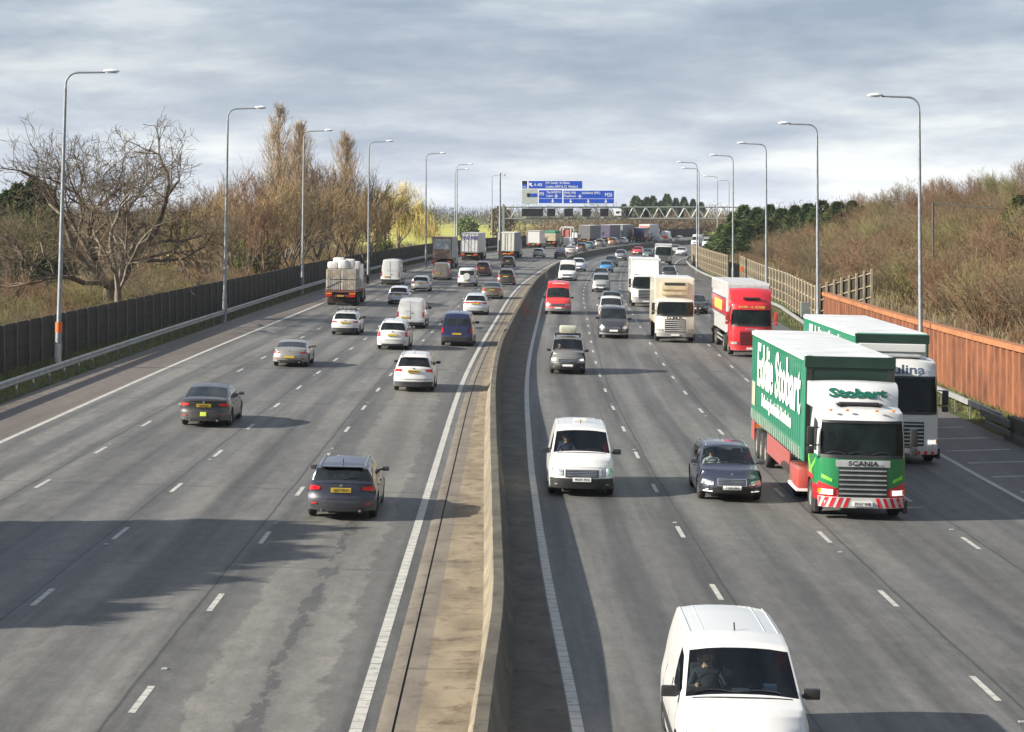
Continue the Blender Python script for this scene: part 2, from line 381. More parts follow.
# terrain: road bed, verge, fields to the left, wooded bank to the right
def bank(t, Y):      # height of the right-hand bank above its road edge
    if t < 21.6: return 0
    k = min(1, max(0, (t - 21.6) / 30)); k = k * k * (3 - 2 * k)
    h = np.interp(Y, [0, 120, 200, 300, 420, 560, 800, 1500], [9.5, 9.2, 8, 6.2, 5.0, 3, 1.5, 0])
    return h * k + min(.9, (t - 21.6) * .5) * np.interp(Y, [0, 400, 700], [1, 1, 0])
def terr(t, Y):
    x, y, z = G(t, Y, -.06)
    if t > 0: z += bank(t, Y)
    if t < -25:
        k = min(1, (-t - 25) / 25); z = z * (1 - k) + k * (-.9 + 1.5 * math.sin(t * .013 + Y * .006) * .35)
    if t > 60: z = z + .8 * math.sin(t * .05) * math.sin(Y * .03)
    return (x, y, z)
m, N, Lk, b = new_mat('ground_cover'); s = SN(m)
tcn = N.new('ShaderNodeTexCoord').outputs['Object']; uvn = N.new('ShaderNodeUVMap').outputs[0]; sp = N.new('ShaderNodeSeparateXYZ'); Lk.new(uvn, sp.inputs[0])
a = s.noise(tcn, .12, 6, .65); a2 = s.noise(tcn, 1.4, 6, .75); a3 = s.noise(s.map(tcn, (.004, .02, 1)), 1, 4)
scrub = s.mix(s.step(a2, .35, .65), (.05, .038, .02), (.13, .10, .052)); scrub = s.mix(s.m('MULTIPLY', s.step(a, .5, .62), .6), scrub, (.075, .09, .025))
field = s.mix(s.step(a3, .35, .65), (.30, .31, .055), (.38, .36, .09))
xyz = N.new('ShaderNodeSeparateXYZ'); Lk.new(tcn, xyz.inputs[0])
fmask = s.m('MULTIPLY', s.step(s.m('DIVIDE', xyz.outputs[0], xyz.outputs[1]), -.085, -.075), s.m('MULTIPLY', s.m('SUBTRACT', 1.0, s.step(sp.outputs[0], -32, -26)), s.step(sp.outputs[1], 300, 330)), s.m('SUBTRACT', 1.0, s.step(sp.outputs[1], 1250, 1300)))
verge = s.mix(s.step(a2, .42, .6), (.045, .04, .022), (.06, .095, .022))
vm = s.m('SUBTRACT', 1.0, s.step(s.m('ABSOLUTE', sp.outputs[0]), 23.3, 24.2))
c = s.mix(fmask, scrub, field); c = s.mix(vm, c, verge)
Lk.new(c, b.inputs['Base Color']); b.inputs['Roughness'].default_value = .95; b.inputs['Specular IOR Level'].default_value = .15
TM = m
tt = [-4000, -2500, -1500, -900, -600, -400, -280, -200, -150, -110, -85, -65, -50, -40, -33, -28, -26, -25, -23.5, -20.25, -10, 0, 10, 18.55, 20.5, 21.6, 22.4, 23.5, 26, 29, 33, 38, 44, 52, 62, 75, 95, 120, 160, 220, 320, 500, 800, 1300, 2200, 4000]
ground = tag(sheet('ground', yrows(-30, 2000, 5, .03) + [2400, 3000, 4200, 7000], tt, terr, TM), kind='structure')
# ------------------------------------------------------------------ markings
WP = new_mat('road_paint'); m, N, Lk, b = WP; s = SN(m); WPM = m
uvn = N.new('ShaderNodeUVMap').outputs[0]; sp = N.new('ShaderNodeSeparateXYZ'); Lk.new(uvn, sp.inputs[0])
w1 = s.noise(uvn, 5, 6, .75); c = s.mix(s.step(w1, .30, .5), (.14, .135, .12), (.42, .41, .37))
c = s.mulc(c, s.m('MULTIPLY_ADD', s.noise(uvn, 1.1, 3), .5, .72)); c = s.mulc(c, s.m('SUBTRACT', 1.0, s.m('MULTIPLY', s.m('LESS_THAN', s.m('FRACT', s.m('MULTIPLY', sp.outputs[1], 2.0)), .14), .35))); Lk.new(c, b.inputs['Base Color']); b.inputs['Roughness'].default_value = .7
def strips(name, segs, dz=.005, mtl=None):   # segs: (t0,t1,Y0,Y1,dr,slant)
    b = MB(); uv = []
    for (t0, t1, Y0, Y1, dr, sl) in segs:
        n = max(1, int((Y1 - Y0) / 4)) if (Y1 - Y0) > 4 else 1
        for i in range(n + 1):
            Y = Y0 + (Y1 - Y0) * i / n
            for t, a in ((t0, 0), (t1, sl)):
                b.v.append(G(t, Y + a, dz, dr)); uv.append((t, Y + a))
        o = len(b.v) - 2 * (n + 1)
        for i in range(n):
            b.f.append((o + 2 * i, o + 2 * i + 1, o + 2 * i + 3, o + 2 * i + 2)); b.m.append(0)
    return tag(b.build(name, mtl or WPM, None, uvs=uv, fix=False), kind='structure')
def dashes(px, t, dr):
    Y0 = ground_from_px(*px)[1]; out = []; Y = Y0 - 9 * 6
    while Y < 700:
        if Y > 10: out.append((t - .06, t + .06, Y - 1, Y + 1, dr, 0))
        Y += 9
    return out
ds = dashes((108, 450), -13.45, False) + dashes((251.7, 426.7), -9.6, False) + dashes((366.5, 407.7), -6.05, False)
ds += dashes((680, 532), 4.2, True) + dashes((720.5, 432), 7.85, True) + dashes((962, 543), 11.48, True)
strips('lane_markings', ds)
strips('edge_lines', [(-17.2, -17.0, 6, 900, False, 0), (-2.53, -2.33, 6, 900, False, 0), (.50, .69, 6, 900, True, 0), (14.85, 15.02, 6, 900, True, 0)], dz=.004)
FADED = mat('faded_paint', (.27, .265, .24), .8, var=.35, scale=2)
strips('hatch_markings', [(15.35, 17.9, y, y + .32, True, 1.1) for y in (59, 63, 67, 70.8, 74.7, 78.5, 82.6, 86.8)], dz=.004, mtl=FADED)
strips('hatch_line', [(14.2, 18.4, 62.2, 62.4, True, -.4)], dz=.009, mtl=FADED)
studs = MB()
for t_, d_ in ((-13.45, False), (-9.6, False), (-6.05, False), (4.2, True), (7.85, True), (11.48, True)):
    for k in range(22):
        x_, y_, z_ = G(t_, 34 + k * 18 + (t_ * 3.7) % 9, .012, d_); studs.box((x_, y_, z_), (.11, .1, .024), ch=.008)
tag(studs.build('road_studs', mat('stud_casting', (.3, .3, .28), .5)), kind='structure')
# ------------------------------------------------------------------ central reserve
C_T = concrete('tan_concrete', (.15, .12, .078), (.24, .195, .128), (.08, .055, .032), .85)
C_G = concrete('channel_concrete', (.125, .105, .082), (.175, .15, .115), (.07, .055, .04), .6)
C_D = concrete('dark_concrete', (.055, .048, .038), (.10, .087, .068), (.03, .025, .02), .7)  # darker tone for the right-hand slab and the barrier end
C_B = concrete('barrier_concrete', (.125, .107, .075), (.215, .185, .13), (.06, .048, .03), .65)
BT = ([20, 30, 36, 41, 53, 70, 90, 123, 160, 203, 300, 2000], [-.6, -.46, -.36, -.24, -.38, -.6, -.8, -.98, -.85, -.62, -.5, -.5])
_bt = np.interp(_ty, *BT); _q = np.ones(7) / 7; _bt = np.convolve(np.pad(_bt, 3, mode='edge'), _q, 'valid')
def bt(Y): return float(np.interp(Y, _ty, _bt))
strips_l = sheet('drain_channel', YR, [-2.12, -1.98, -1.9, -1.87], lambda t, Y: G(t, Y, .03 if t > -2.05 else .0), C_G); tag(strips_l, kind='structure')
tag(sheet('drain_slot', YR, [-1.88, -1.82], lambda t, Y: G(t, Y, .012), UNDER), kind='structure')
tag(sheet('drain_channel', YR, [-1.83, -1.8, -1.55, -1.50], lambda t, Y: G(t, Y, .034), C_G), kind='structure')
tag(sheet('reserve_slab', YR, [0, .35, .7, 1], lambda k, Y: G(-1.50 + k * (bt(Y) + 1.5), Y, .036 + .03 * k), C_T, uvfn=lambda k, Y: (-1.5 + k, Y)), kind='structure')
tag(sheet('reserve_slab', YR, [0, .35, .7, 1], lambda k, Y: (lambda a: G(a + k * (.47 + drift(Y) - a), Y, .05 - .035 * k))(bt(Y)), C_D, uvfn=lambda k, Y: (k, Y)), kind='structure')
prof = [(-.31, .03), (-.29, .12), (-.2, .3), (-.125, .88), (-.1, .9), (.1, .9), (.125, .88), (.2, .3), (.29, .12), (.31, .03)]
YB = yrows(6, 1600, 2.0, .015); b = MB(); uv = []
for Y in YB:
    for k, (dt, z) in enumerate(prof):
        b.v.append(G(bt(Y) + dt, Y, z)); uv.append((k * .15, Y))
n = len(prof)
for i in range(len(YB) - 1):
    for j in range(n - 1): b.f.append((i * n + j, i * n + j + 1, (i + 1) * n + j + 1, (i + 1) * n + j)); b.m.append(0)
b.f.append(tuple(range(n))); b.m.append(0)
b.m = [(1 if (k % (n - 1)) >= 4 else 0) for k in range((len(YB) - 1) * (n - 1))] + [0]  # top and right-hand faces take the darker concrete
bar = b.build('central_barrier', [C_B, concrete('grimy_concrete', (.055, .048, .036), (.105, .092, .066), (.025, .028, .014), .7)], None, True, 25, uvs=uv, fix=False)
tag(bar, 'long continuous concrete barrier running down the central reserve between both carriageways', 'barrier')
# ------------------------------------------------------------------ roadside barriers and fences
def path_empty(name, t, Y, **k): return empty(name, G(t, Y, 0), **k)
def local(o, pts): return [tuple(Vector(p) - o.location) for p in pts]
def run(tf, Y0, Y1, step):
    out = []; Y = Y0
    while Y < Y1:
        dx = shift(Y + 2) - shift(Y - 2); out.append((tf(Y), Y)); Y += step / math.hypot(1, dx / 4)
    return out
def extr(o, name, pts, section, m, hz, uvk=False):     # section (side, z); hz height function base
    b = MB(); n = len(section); uv = []
    for (t, Y) in pts:
        for (a, z) in section: b.v.append(tuple(Vector(G(t + a, Y, z + hz)) - o.location)); uv.append((z, Y))
    for i in range(len(pts) - 1):
        for j in range(n): b.f.append((i * n + j, i * n + (j + 1) % n, (i + 1) * n + (j + 1) % n, (i + 1) * n + j)); b.m.append(0)
    b.f += [tuple(range(n - 1, -1, -1)), tuple(range((len(pts) - 1) * n, len(pts) * n))]; b.m += [0, 0]
    return b.build(name, m, o, uvs=uv)
def guardrail(label, tf, Y0, Y1, side, box=True):
    o = path_empty('guard_rail', tf(Y0), Y0); tag(o, label, 'crash barrier')
    pts = run(tf, Y0, Y1, 3.2)
    if box: sec = [(-.06, -.11), (.06, -.11), (.06, .11), (-.06, .11)]
    else: sec = [(0, -.16), (side * -.05, -.1), (side * -.05, -.06), (0, -.02), (0, .02), (side * -.05, .06), (side * -.05, .1), (0, .16), (side * .02, .16), (side * .02, -.16)]
    extr(o, 'rail', pts, sec, GALV, .65)
    posts = pts[::1][:100]
    for (t, Y) in posts:
        p = MB().box((0, 0, .28), (.07, .11, .66)).build('post', GALVD, o)
        p.location = tuple(Vector(G(t + side * .1, Y, 0)) - o.location)
    return o
GALVD = mat('weathered_steel', (.15, .145, .13), .7, .2)
guardrail('long grey steel crash barrier along the left hard shoulder before the dark fence', lambda Y: -20.45, 60, 420, -1, False)
guardrail('grey box-beam crash barrier curving along the right verge before the timber fence', lambda Y: float(np.interp(Y, [86, 147, 180, 230, 273, 300, 340, 500], [18.95, 19, 20.0, 19.2, 17.6, 17, 16.6, 17])), 86, 480, 1, True)
o = path_empty('barrier_end', 18.8, 70); tag(o, 'dark stained concrete barrier block at the near end of the right crash rail', 'concrete barrier')
b = MB(); b.prism([(-.3, -.05), (.3, -.05), (.26, .2), (.16, .35), (.13, .88), (-.13, .88), (-.16, .35), (-.26, .2)], -22, 13.6); b.build('block', C_D, o)
b = MB(); b.box((-.3, 15.1, .66), (.06, 5, .26)); b.box((-.3, 14.6, .3), (.06, 4.4, .2)); b.build('transition_rail', GALVD, o)
# rust-coloured sheet pile wall
m, N, Lk, b = new_mat('rusted_steel'); s = SN(m); tcn = N.new('ShaderNodeTexCoord').outputs['Object']
c = s.mix(s.step(s.noise(s.map(tcn, (1, 1.2, .25)), 1.3, 6, .7), .32, .68), (.095, .034, .017), (.245, .092, .038)); c = s.mix(s.m('MULTIPLY', s.step(s.noise(s.map(tcn, (3, 3, .6)), 2, 5), .5, .68), .5), c, (.10, .035, .02))
Lk.new(c, b.inputs['Base Color']); b.inputs['Roughness'].default_value = .85; RUST = m
RUSTL = mat('rusted_capping', (.29, .115, .045), .8, var=.2, scale=1.2)
o = path_empty('sheet_pile_wall', 21.2, 84); tag(o, 'rust orange corrugated steel retaining wall beside the right shoulder', 'retaining wall')
b = MB(); x = 84.0; sec = []
while x < 162:
    for dy, dt in ((0, 0), (.42, 0), (.60, .36), (1.04, .36), (1.24, 0)): sec.append((21.2 + dt, x + dy))
    x += 1.24
for (t, Y) in sec:
    hh = np.interp(Y, [84, 120, 156], [2.95, 2.7, 2.5])
    for z in (-.2, .4, 1.0, 1.7, hh): b.v.append(tuple(Vector(G(t, Y, z)) - o.location))
for i in range(len(sec) - 1):
    for j in range(4): b.f.append((i * 5 + j, (i + 1) * 5 + j, (i + 1) * 5 + j + 1, i * 5 + j + 1)); b.m.append(0)
b.build('piles', RUST, o, fix=False)
b = MB()
for (Y) in range(84, 162, 6):
    h1, h2 = [np.interp(v, [84, 120, 156], [2.95, 2.7, 2.5]) for v in (Y, Y + 6)]
    vs_ = [tuple(Vector(G(21.2 + dt, YY, hh + dz)) - o.location) for (YY, hh) in ((Y + .01, h1), (Y + 5.99, h2)) for dt, dz in ((-.12, -.12), (.42, -.12), (.42, .12), (-.12, .12))]
    b.add(vs_, [(0, 1, 2, 3), (7, 6, 5, 4), (0, 4, 5, 1), (1, 5, 6, 2), (2, 6, 7, 3), (3, 7, 4, 0)])
b.build('capping', RUSTL, o)
# dark acoustic fence on the left
m, N, Lk, b = new_mat('dark_fence_timber'); s = SN(m); tcn = N.new('ShaderNodeTexCoord').outputs['Object']
c = s.mix(s.step(s.noise(s.map(tcn, (1, 3, .3)), 2, 5, .7), .3, .7), (.022, .019, .014), (.06, .052, .038)); Lk.new(c, b.inputs['Base Color']); b.inputs['Roughness'].default_value = .9; DF = m
ft = lambda Y: float(np.interp(Y, [80, 110, 185, 640], [-24.6, -24.2, -22.5, -22.5]))
o = path_empty('acoustic_fence', -24.6, 80); tag(o, 'long dark timber noise fence with posts behind the left crash barrier', 'fence')
pts = run(ft, 80, 640, 2.5)
fh = lambda Y: float(np.interp(Y, [80, 180, 240, 330, 640], [2.15, 2.2, 2.15, 2.1, 2.2]))
b = MB()
for (t, Y) in pts:
    for dt, top in ((-.04, 0), (.04, 0), (.04, 1), (-.04, 1)): b.v.append(tuple(Vector(G(t + dt, Y, fh(Y) if top else -.15)) - o.location))
for i in range(len(pts) - 1):
    for j in range(4): b.f.append((i * 4 + j, i * 4 + (j + 1) % 4, (i + 1) * 4 + (j + 1) % 4, (i + 1) * 4 + j)); b.m.append(0)
b.build('panel', DF, o)
b = MB()
for i in range(len(pts) - 1):
    (t, Y), (t2, Y2) = pts[i], pts[i + 1]
    for z in (.15, .5, .9):
        vv = [tuple(Vector(G(tt_ + a, YY, z * fh(YY) * .93 + dz)) - o.location) for tt_, YY in ((t, Y + .03), (t2, Y2 - .03)) for a, dz in ((.045, -.05), (.09, -.05), (.09, .05), (.045, .05))]
        b.add(vv, [(0, 1, 2, 3), (7, 6, 5, 4), (0, 4, 5, 1), (1, 5, 6, 2), (2, 6, 7, 3), (3, 7, 4, 0)])
b.build('rails', DF, o)
FPOST = mat('fence_post', (.12, .105, .08), .85)
for i, (t, Y) in enumerate(pts[:100]):
    h = fh(Y) + .1; p = MB().box((0, 0, h / 2 - .1), (.16, .16, h), ch=.01).build('post', FPOST, o); p.location = tuple(Vector(G(t + .08, Y, 0)) - o.location)
# timber fence on the right
TW = mat('pale_weathered_timber', (.28, .235, .16), .85, var=.3, scale=1.1); TWD = mat('old_fence_board', (.05, .042, .029), .9, var=.35, scale=.8)
tfr = lambda Y: float(np.interp(Y, [158, 195, 262, 263, 290, 340], [22.1, 22.3, 22.0, 20.6, 19.4, 17.3]))
def timber_fence(label, tf, Y0, Y1, h, base=lambda Y: 0, pitch=3.3):
    o = empty('timber_fence', G(tf(Y0), Y0, 0)); tag(o, label, 'fence'); pts = run(tf, Y0, Y1, pitch)
    def q(t, Y, z): return tuple(Vector(G(t, Y, base(Y) + z)) - o.location)
    b = MB(); r = MB()
    for i in range(len(pts) - 1):
        (t, Y), (t2, Y2) = pts[i], pts[i + 1]
        b.add([q(t + .1, Y, -.3), q(t2 + .1, Y2, -.3), q(t2 + .1, Y2, h(Y2)), q(t + .1, Y, h(Y)), q(t + .16, Y, -.3), q(t2 + .16, Y2, -.3), q(t2 + .16, Y2, h(Y2)), q(t + .16, Y, h(Y))],
              [(0, 1, 2, 3), (7, 6, 5, 4), (0, 3, 7, 4), (3, 2, 6, 7), (2, 1, 5, 6), (1, 0, 4, 5)])
        for z in (.3, 1.1, 1.9, h(Y) - .08):
            vv = [q(tt_ + a, YY, z + dz) for tt_, YY in ((t, Y + .04), (t2, Y2 - .04)) for a, dz in ((.03, -.04), (.09, -.04), (.09, .04), (.03, .04))]
            r.add(vv, [(0, 1, 2, 3), (7, 6, 5, 4), (0, 4, 5, 1), (1, 5, 6, 2), (2, 6, 7, 3), (3, 7, 4, 0)])
    b.build('boards', TWD, o); r.build('rails', TW, o)
    for (t, Y) in pts:
        hh = h(Y) + .12; p = MB().box((0, 0, hh / 2 - .15), (.15, .15, hh + .2), ch=.02).build('post', TW, o); p.location = q(t - .02, Y, 0)
    return o
timber_fence('near run of pale timber noise fence with tall posts behind the right rail', lambda Y: float(np.interp(Y, [160, 195, 262], [20.8, 22.0, 22.0])), 162, 262, lambda Y: 2.95)
timber_fence('far run of pale timber noise fence beyond the near one, ending by the conifers', lambda Y: float(np.interp(Y, [262, 290, 345], [20.6, 19.4, 17.3])), 263, 345, lambda Y: 2.95)
# wing climbing the bank
o = empty('timber_fence', G(20.9, 160, 0)); tag(o, 'short timber fence wing climbing the bank above the end of the rust wall', 'fence')
b = MB(); r = MB()
P = [Vector(G(20.9, 160, 0)) - o.location, Vector(G(24.4, 158, 1.2)) - o.location]; d = P[1] - P[0]
vv = [P[0] + Vector((0, .1, -.5)), P[1] + Vector((0, .1, -.5)), P[1] + Vector((0, .1, 3.1)), P[0] + Vector((0, .1, 3.0))]
b.add(vv + [v + Vector((0, .06, 0)) for v in vv], [(0, 1, 2, 3), (7, 6, 5, 4), (0, 4, 5, 1), (1, 5, 6, 2), (2, 6, 7, 3), (3, 7, 4, 0)]); b.build('boards', TWD, o)
for z in (.4, 1.2, 2.0, 2.9):
    r.tube([P[0] + Vector((0, .06, z)), P[1] + Vector((0, .06, z))], .055, 4)
r.build('rails', TW, o)
for i in range(8):
    q_ = P[0] + d * (i / 7); p = MB().box((0, 0, 1.45), (.14, .14, 3.5)).build('post', TW, o); p.location = q_
# wire fence with thin posts on the bank
o = empty('wire_fence', G(23.6, 100, 1)); tag(o, 'thin post and wire fence along the bank above the rust wall', 'fence')
pts = [(23.4 + .012 * (Y - 90), Y) for Y in np.arange(92, 158, 3.6)]; wb = MB()
qs = [Vector((G(t, Y)[0], Y, terr(t, Y)[2])) for t, Y in pts]
for q_ in qs:
    p = MB().box((0, 0, .75), (.07, .07, 1.9)).build('post', TW, o); p.location = q_ - o.location
for z in (.5, .9, 1.35):
    wb.tube([q_ - o.location + Vector((0, 0, z)) for q_ in qs], .012, 3)
wb.build('wire', GALVD, o)
# ------------------------------------------------------------------ street lamps
LAMPH = mat('lamp_housing', (.72, .74, .76), .35, .1)
POLE = mat('lamp_column_steel', (.235, .255, .27), .5, .3)
def make_lamp(side):
    o = empty('street_lamp'); H = 14.5; s_ = side
    b = MB(); b.tube([(0, 0, -.3), (0, 0, 1.7)], [.15, .15], 12); b.tube([(0, 0, 1.7), (0, 0, 2.0), (0, 0, 7.5), (0, 0, 13.6)], [.15, .115, .095, .07], 12); b.build('column', POLE, o, True)
    b = MB(); pts = [(0, 0, 13.55)] + [(s_ * .6 * (1 - math.cos(a)), 0, 13.8 + .6 * math.sin(a)) for a in np.linspace(0, math.pi / 2, 7)] + [(s_ * 1.9, 0, 14.45)]
    b.tube(pts, [.07] + [.055] * 7 + [.045], 8); b.build('arm', POLE, o, True)
    b = MB(); n = 12; pr = [(-.02, .05, .05), (.1, .13, .1), (.35, .17, .13), (.62, .14, .1), (.76, .05, .04)]
    for (x, w, h) in pr:
        for k in range(n):
            a = 2 * math.pi * k / n; b.v.append((s_ * (1.85 + x), w * math.cos(a), 14.5 + h * math.sin(a) * (1 if math.sin(a) > 0 else .4)))
    for i in range(len(pr) - 1):
        for k in range(n): b.f.append((i * n + k, i * n + (k + 1) % n, (i + 1) * n + (k + 1) % n, (i + 1) * n + k)); b.m.append(0)
    b.f += [tuple(range(n)), tuple(range(4 * n, 5 * n))]; b.m += [0, 0]
    hd = b.build('lamp_head', LAMPH, o, True, 60)
    MB().box((s_ * 2.25, 0, 14.44), (.5, .22, .05), ch=.02).build('lens', mat('lamp_lens', (.5, .52, .5), .15), hd)
    b = MB().box((0, 0, 1.0), (.02, .2, .6), ch=.005); dd = b.build('access_door', POLE, o); dd.location = (s_ * .155, 0, -.1)
    return o
def place_lamp(o, xp, ytop, drop, lean):
    s_ = (YH - ytop) / (14.5 - drop); Y = F_PX / s_; X = (xp - CX) / s_ - 14.5 * math.sin(R_(lean))
    o.location = (X, Y, HC - drop); o.rotation_euler = (0, R_(lean), heading(Y) * -1)
LN = ['nearest', 'second nearest', 'third', 'fourth', 'fifth', 'sixth', 'seventh', 'farthest']
sp_ = [(66, 70, 7.6, 1.6), (228, 107, 7.4, 1.0), (304, 130, 7.2, .6), (369, 141, 7.0, .3), (426, 153, 6.95, 0), (457, 164, 6.9, 0), (455, 169, 6.9, 0), (492, 175, 6.9, 0)]
base = make_lamp(1)
for i, a in enumerate(sp_):
    o = base if i == 0 else copy_tree(base)
    place_lamp(o, *a); tag(o, '%s tall grey street lamp along the left verge' % LN[i], 'street lamp', 'street lamps along the left verge')
lampL0 = base
spr = [(919, 95, 8.55, -.4), (817, 123, 8.5, -.3), (766, 143, 8.3, -.2), (733, 155, 8.15, 0), (697, 162, 8.05, 0), (699, 168, 8.0, 0), (717.5, 176, 7.9, 0), (729, 180, 7.9, 0)]
base = make_lamp(-1)
for i, a in enumerate(spr):
    o = base if i == 0 else copy_tree(base)
    place_lamp(o, *a); tag(o, '%s tall grey street lamp along the right verge' % LN[i], 'street lamp', 'street lamps along the right verge')
# orange band and number plate sleeve on the nearest left column
o = lampL0.copy(); bpy.data.objects.remove(o)
MB().cyl((0, 0, 1.75), (0, 0, 2.25), .165, 14).build('orange_band', mat('orange_band', (.75, .13, .02), .5), lampL0, True)
MB().cyl((0, 0, .3), (0, 0, 1.2), .162, 14).build('grey_band', mat('number_band', (.5, .5, .47), .6), lampL0, True)
# marker post in front of the far timber fence
o = empty('marker_post', G(21.2, 243, 0)); tag(o, 'small orange marker plate on a post against the right timber fence', 'marker post')
MB().box((0, 0, .9), (.09, .09, 2.2)).build('post', TW, o); MB().box((0, -.07, 1.9), (.28, .04, .55), ch=.01).build('plate', mat('orange_plate', (.7, .12, .02), .5), o)
o = empty('roadside_cabinet', G(20.9, 168, 0)); tag(o, 'grey green equipment cabinet below the bend of the right timber fence', 'cabinet')
MB().box((0, 0, .75), (1.0, .5, 1.5), ch=.03).build('body', mat('cabinet_grey', (.14, .16, .15), .6), o); MB().box((0, -.265, .75), (.9, .02, 1.3)).build('door', mat('cabinet_door', (.17, .19, .18), .6), o)
# ------------------------------------------------------------------ vehicles
def wheel(parent, x, y, r, w=.22, rim='alloy', side=1):
    b = MB(); rr = r
    b.lathe_x([(-w / 2, rr * .62), (-w / 2, rr * .86), (-w / 2 + .03, rr * .97), (-w / 2 + .05, rr), (w / 2 - .05, rr), (w / 2 - .03, rr * .97), (w / 2, rr * .86), (w / 2, rr * .62), (w / 2 - .04, rr * .6), (-w / 2 + .04, rr * .6), (-w / 2, rr * .62)], 0, 0, 0, 24)
    o = b.build('wheel', RUBBER, parent, True, 50); o.location = (x, y, r)
    q = MB(); n = 20; xo = side * (w / 2 - .035)
    q.lathe_x([(xo - side * .12, rr * .2), (xo - side * .10, rr * .58), (xo, rr * .62), (xo + side * .015, rr * .64), (xo + side * .015, rr * .58), (xo - side * .02, rr * .56)], 0, 0, 0, n)
    if rim == 'alloy':
        for k in range(5):
            a = 2 * math.pi * k / 5
            q.box((xo - side * .015, math.cos(a) * rr * .33, math.sin(a) * rr * .33), (.03, rr * .62, rr * .16), rot=Matrix.Rotation(a, 3, 'X'))
        q.cyl((xo - side * .03, 0, 0), (xo + side * .01, 0, 0), rr * .16, 10)
    else:
        q.cyl((xo - side * .08, 0, 0), (xo - side * .03, 0, 0), rr * .58, 18); q.cyl((xo - side * .06, 0, 0), (xo + side * .02, 0, 0), rr * .2, 12)
    q.build('rim', ALLOY if rim == 'alloy' else STEELRIM, o, True, 30)
    return o
TRUCKRIM = mat('truck_rim', (.34, .33, .30), .5, .4, scale=6)
def smooth01(x): x = max(0, min(1, x)); return x * x * (3 - 2 * x)

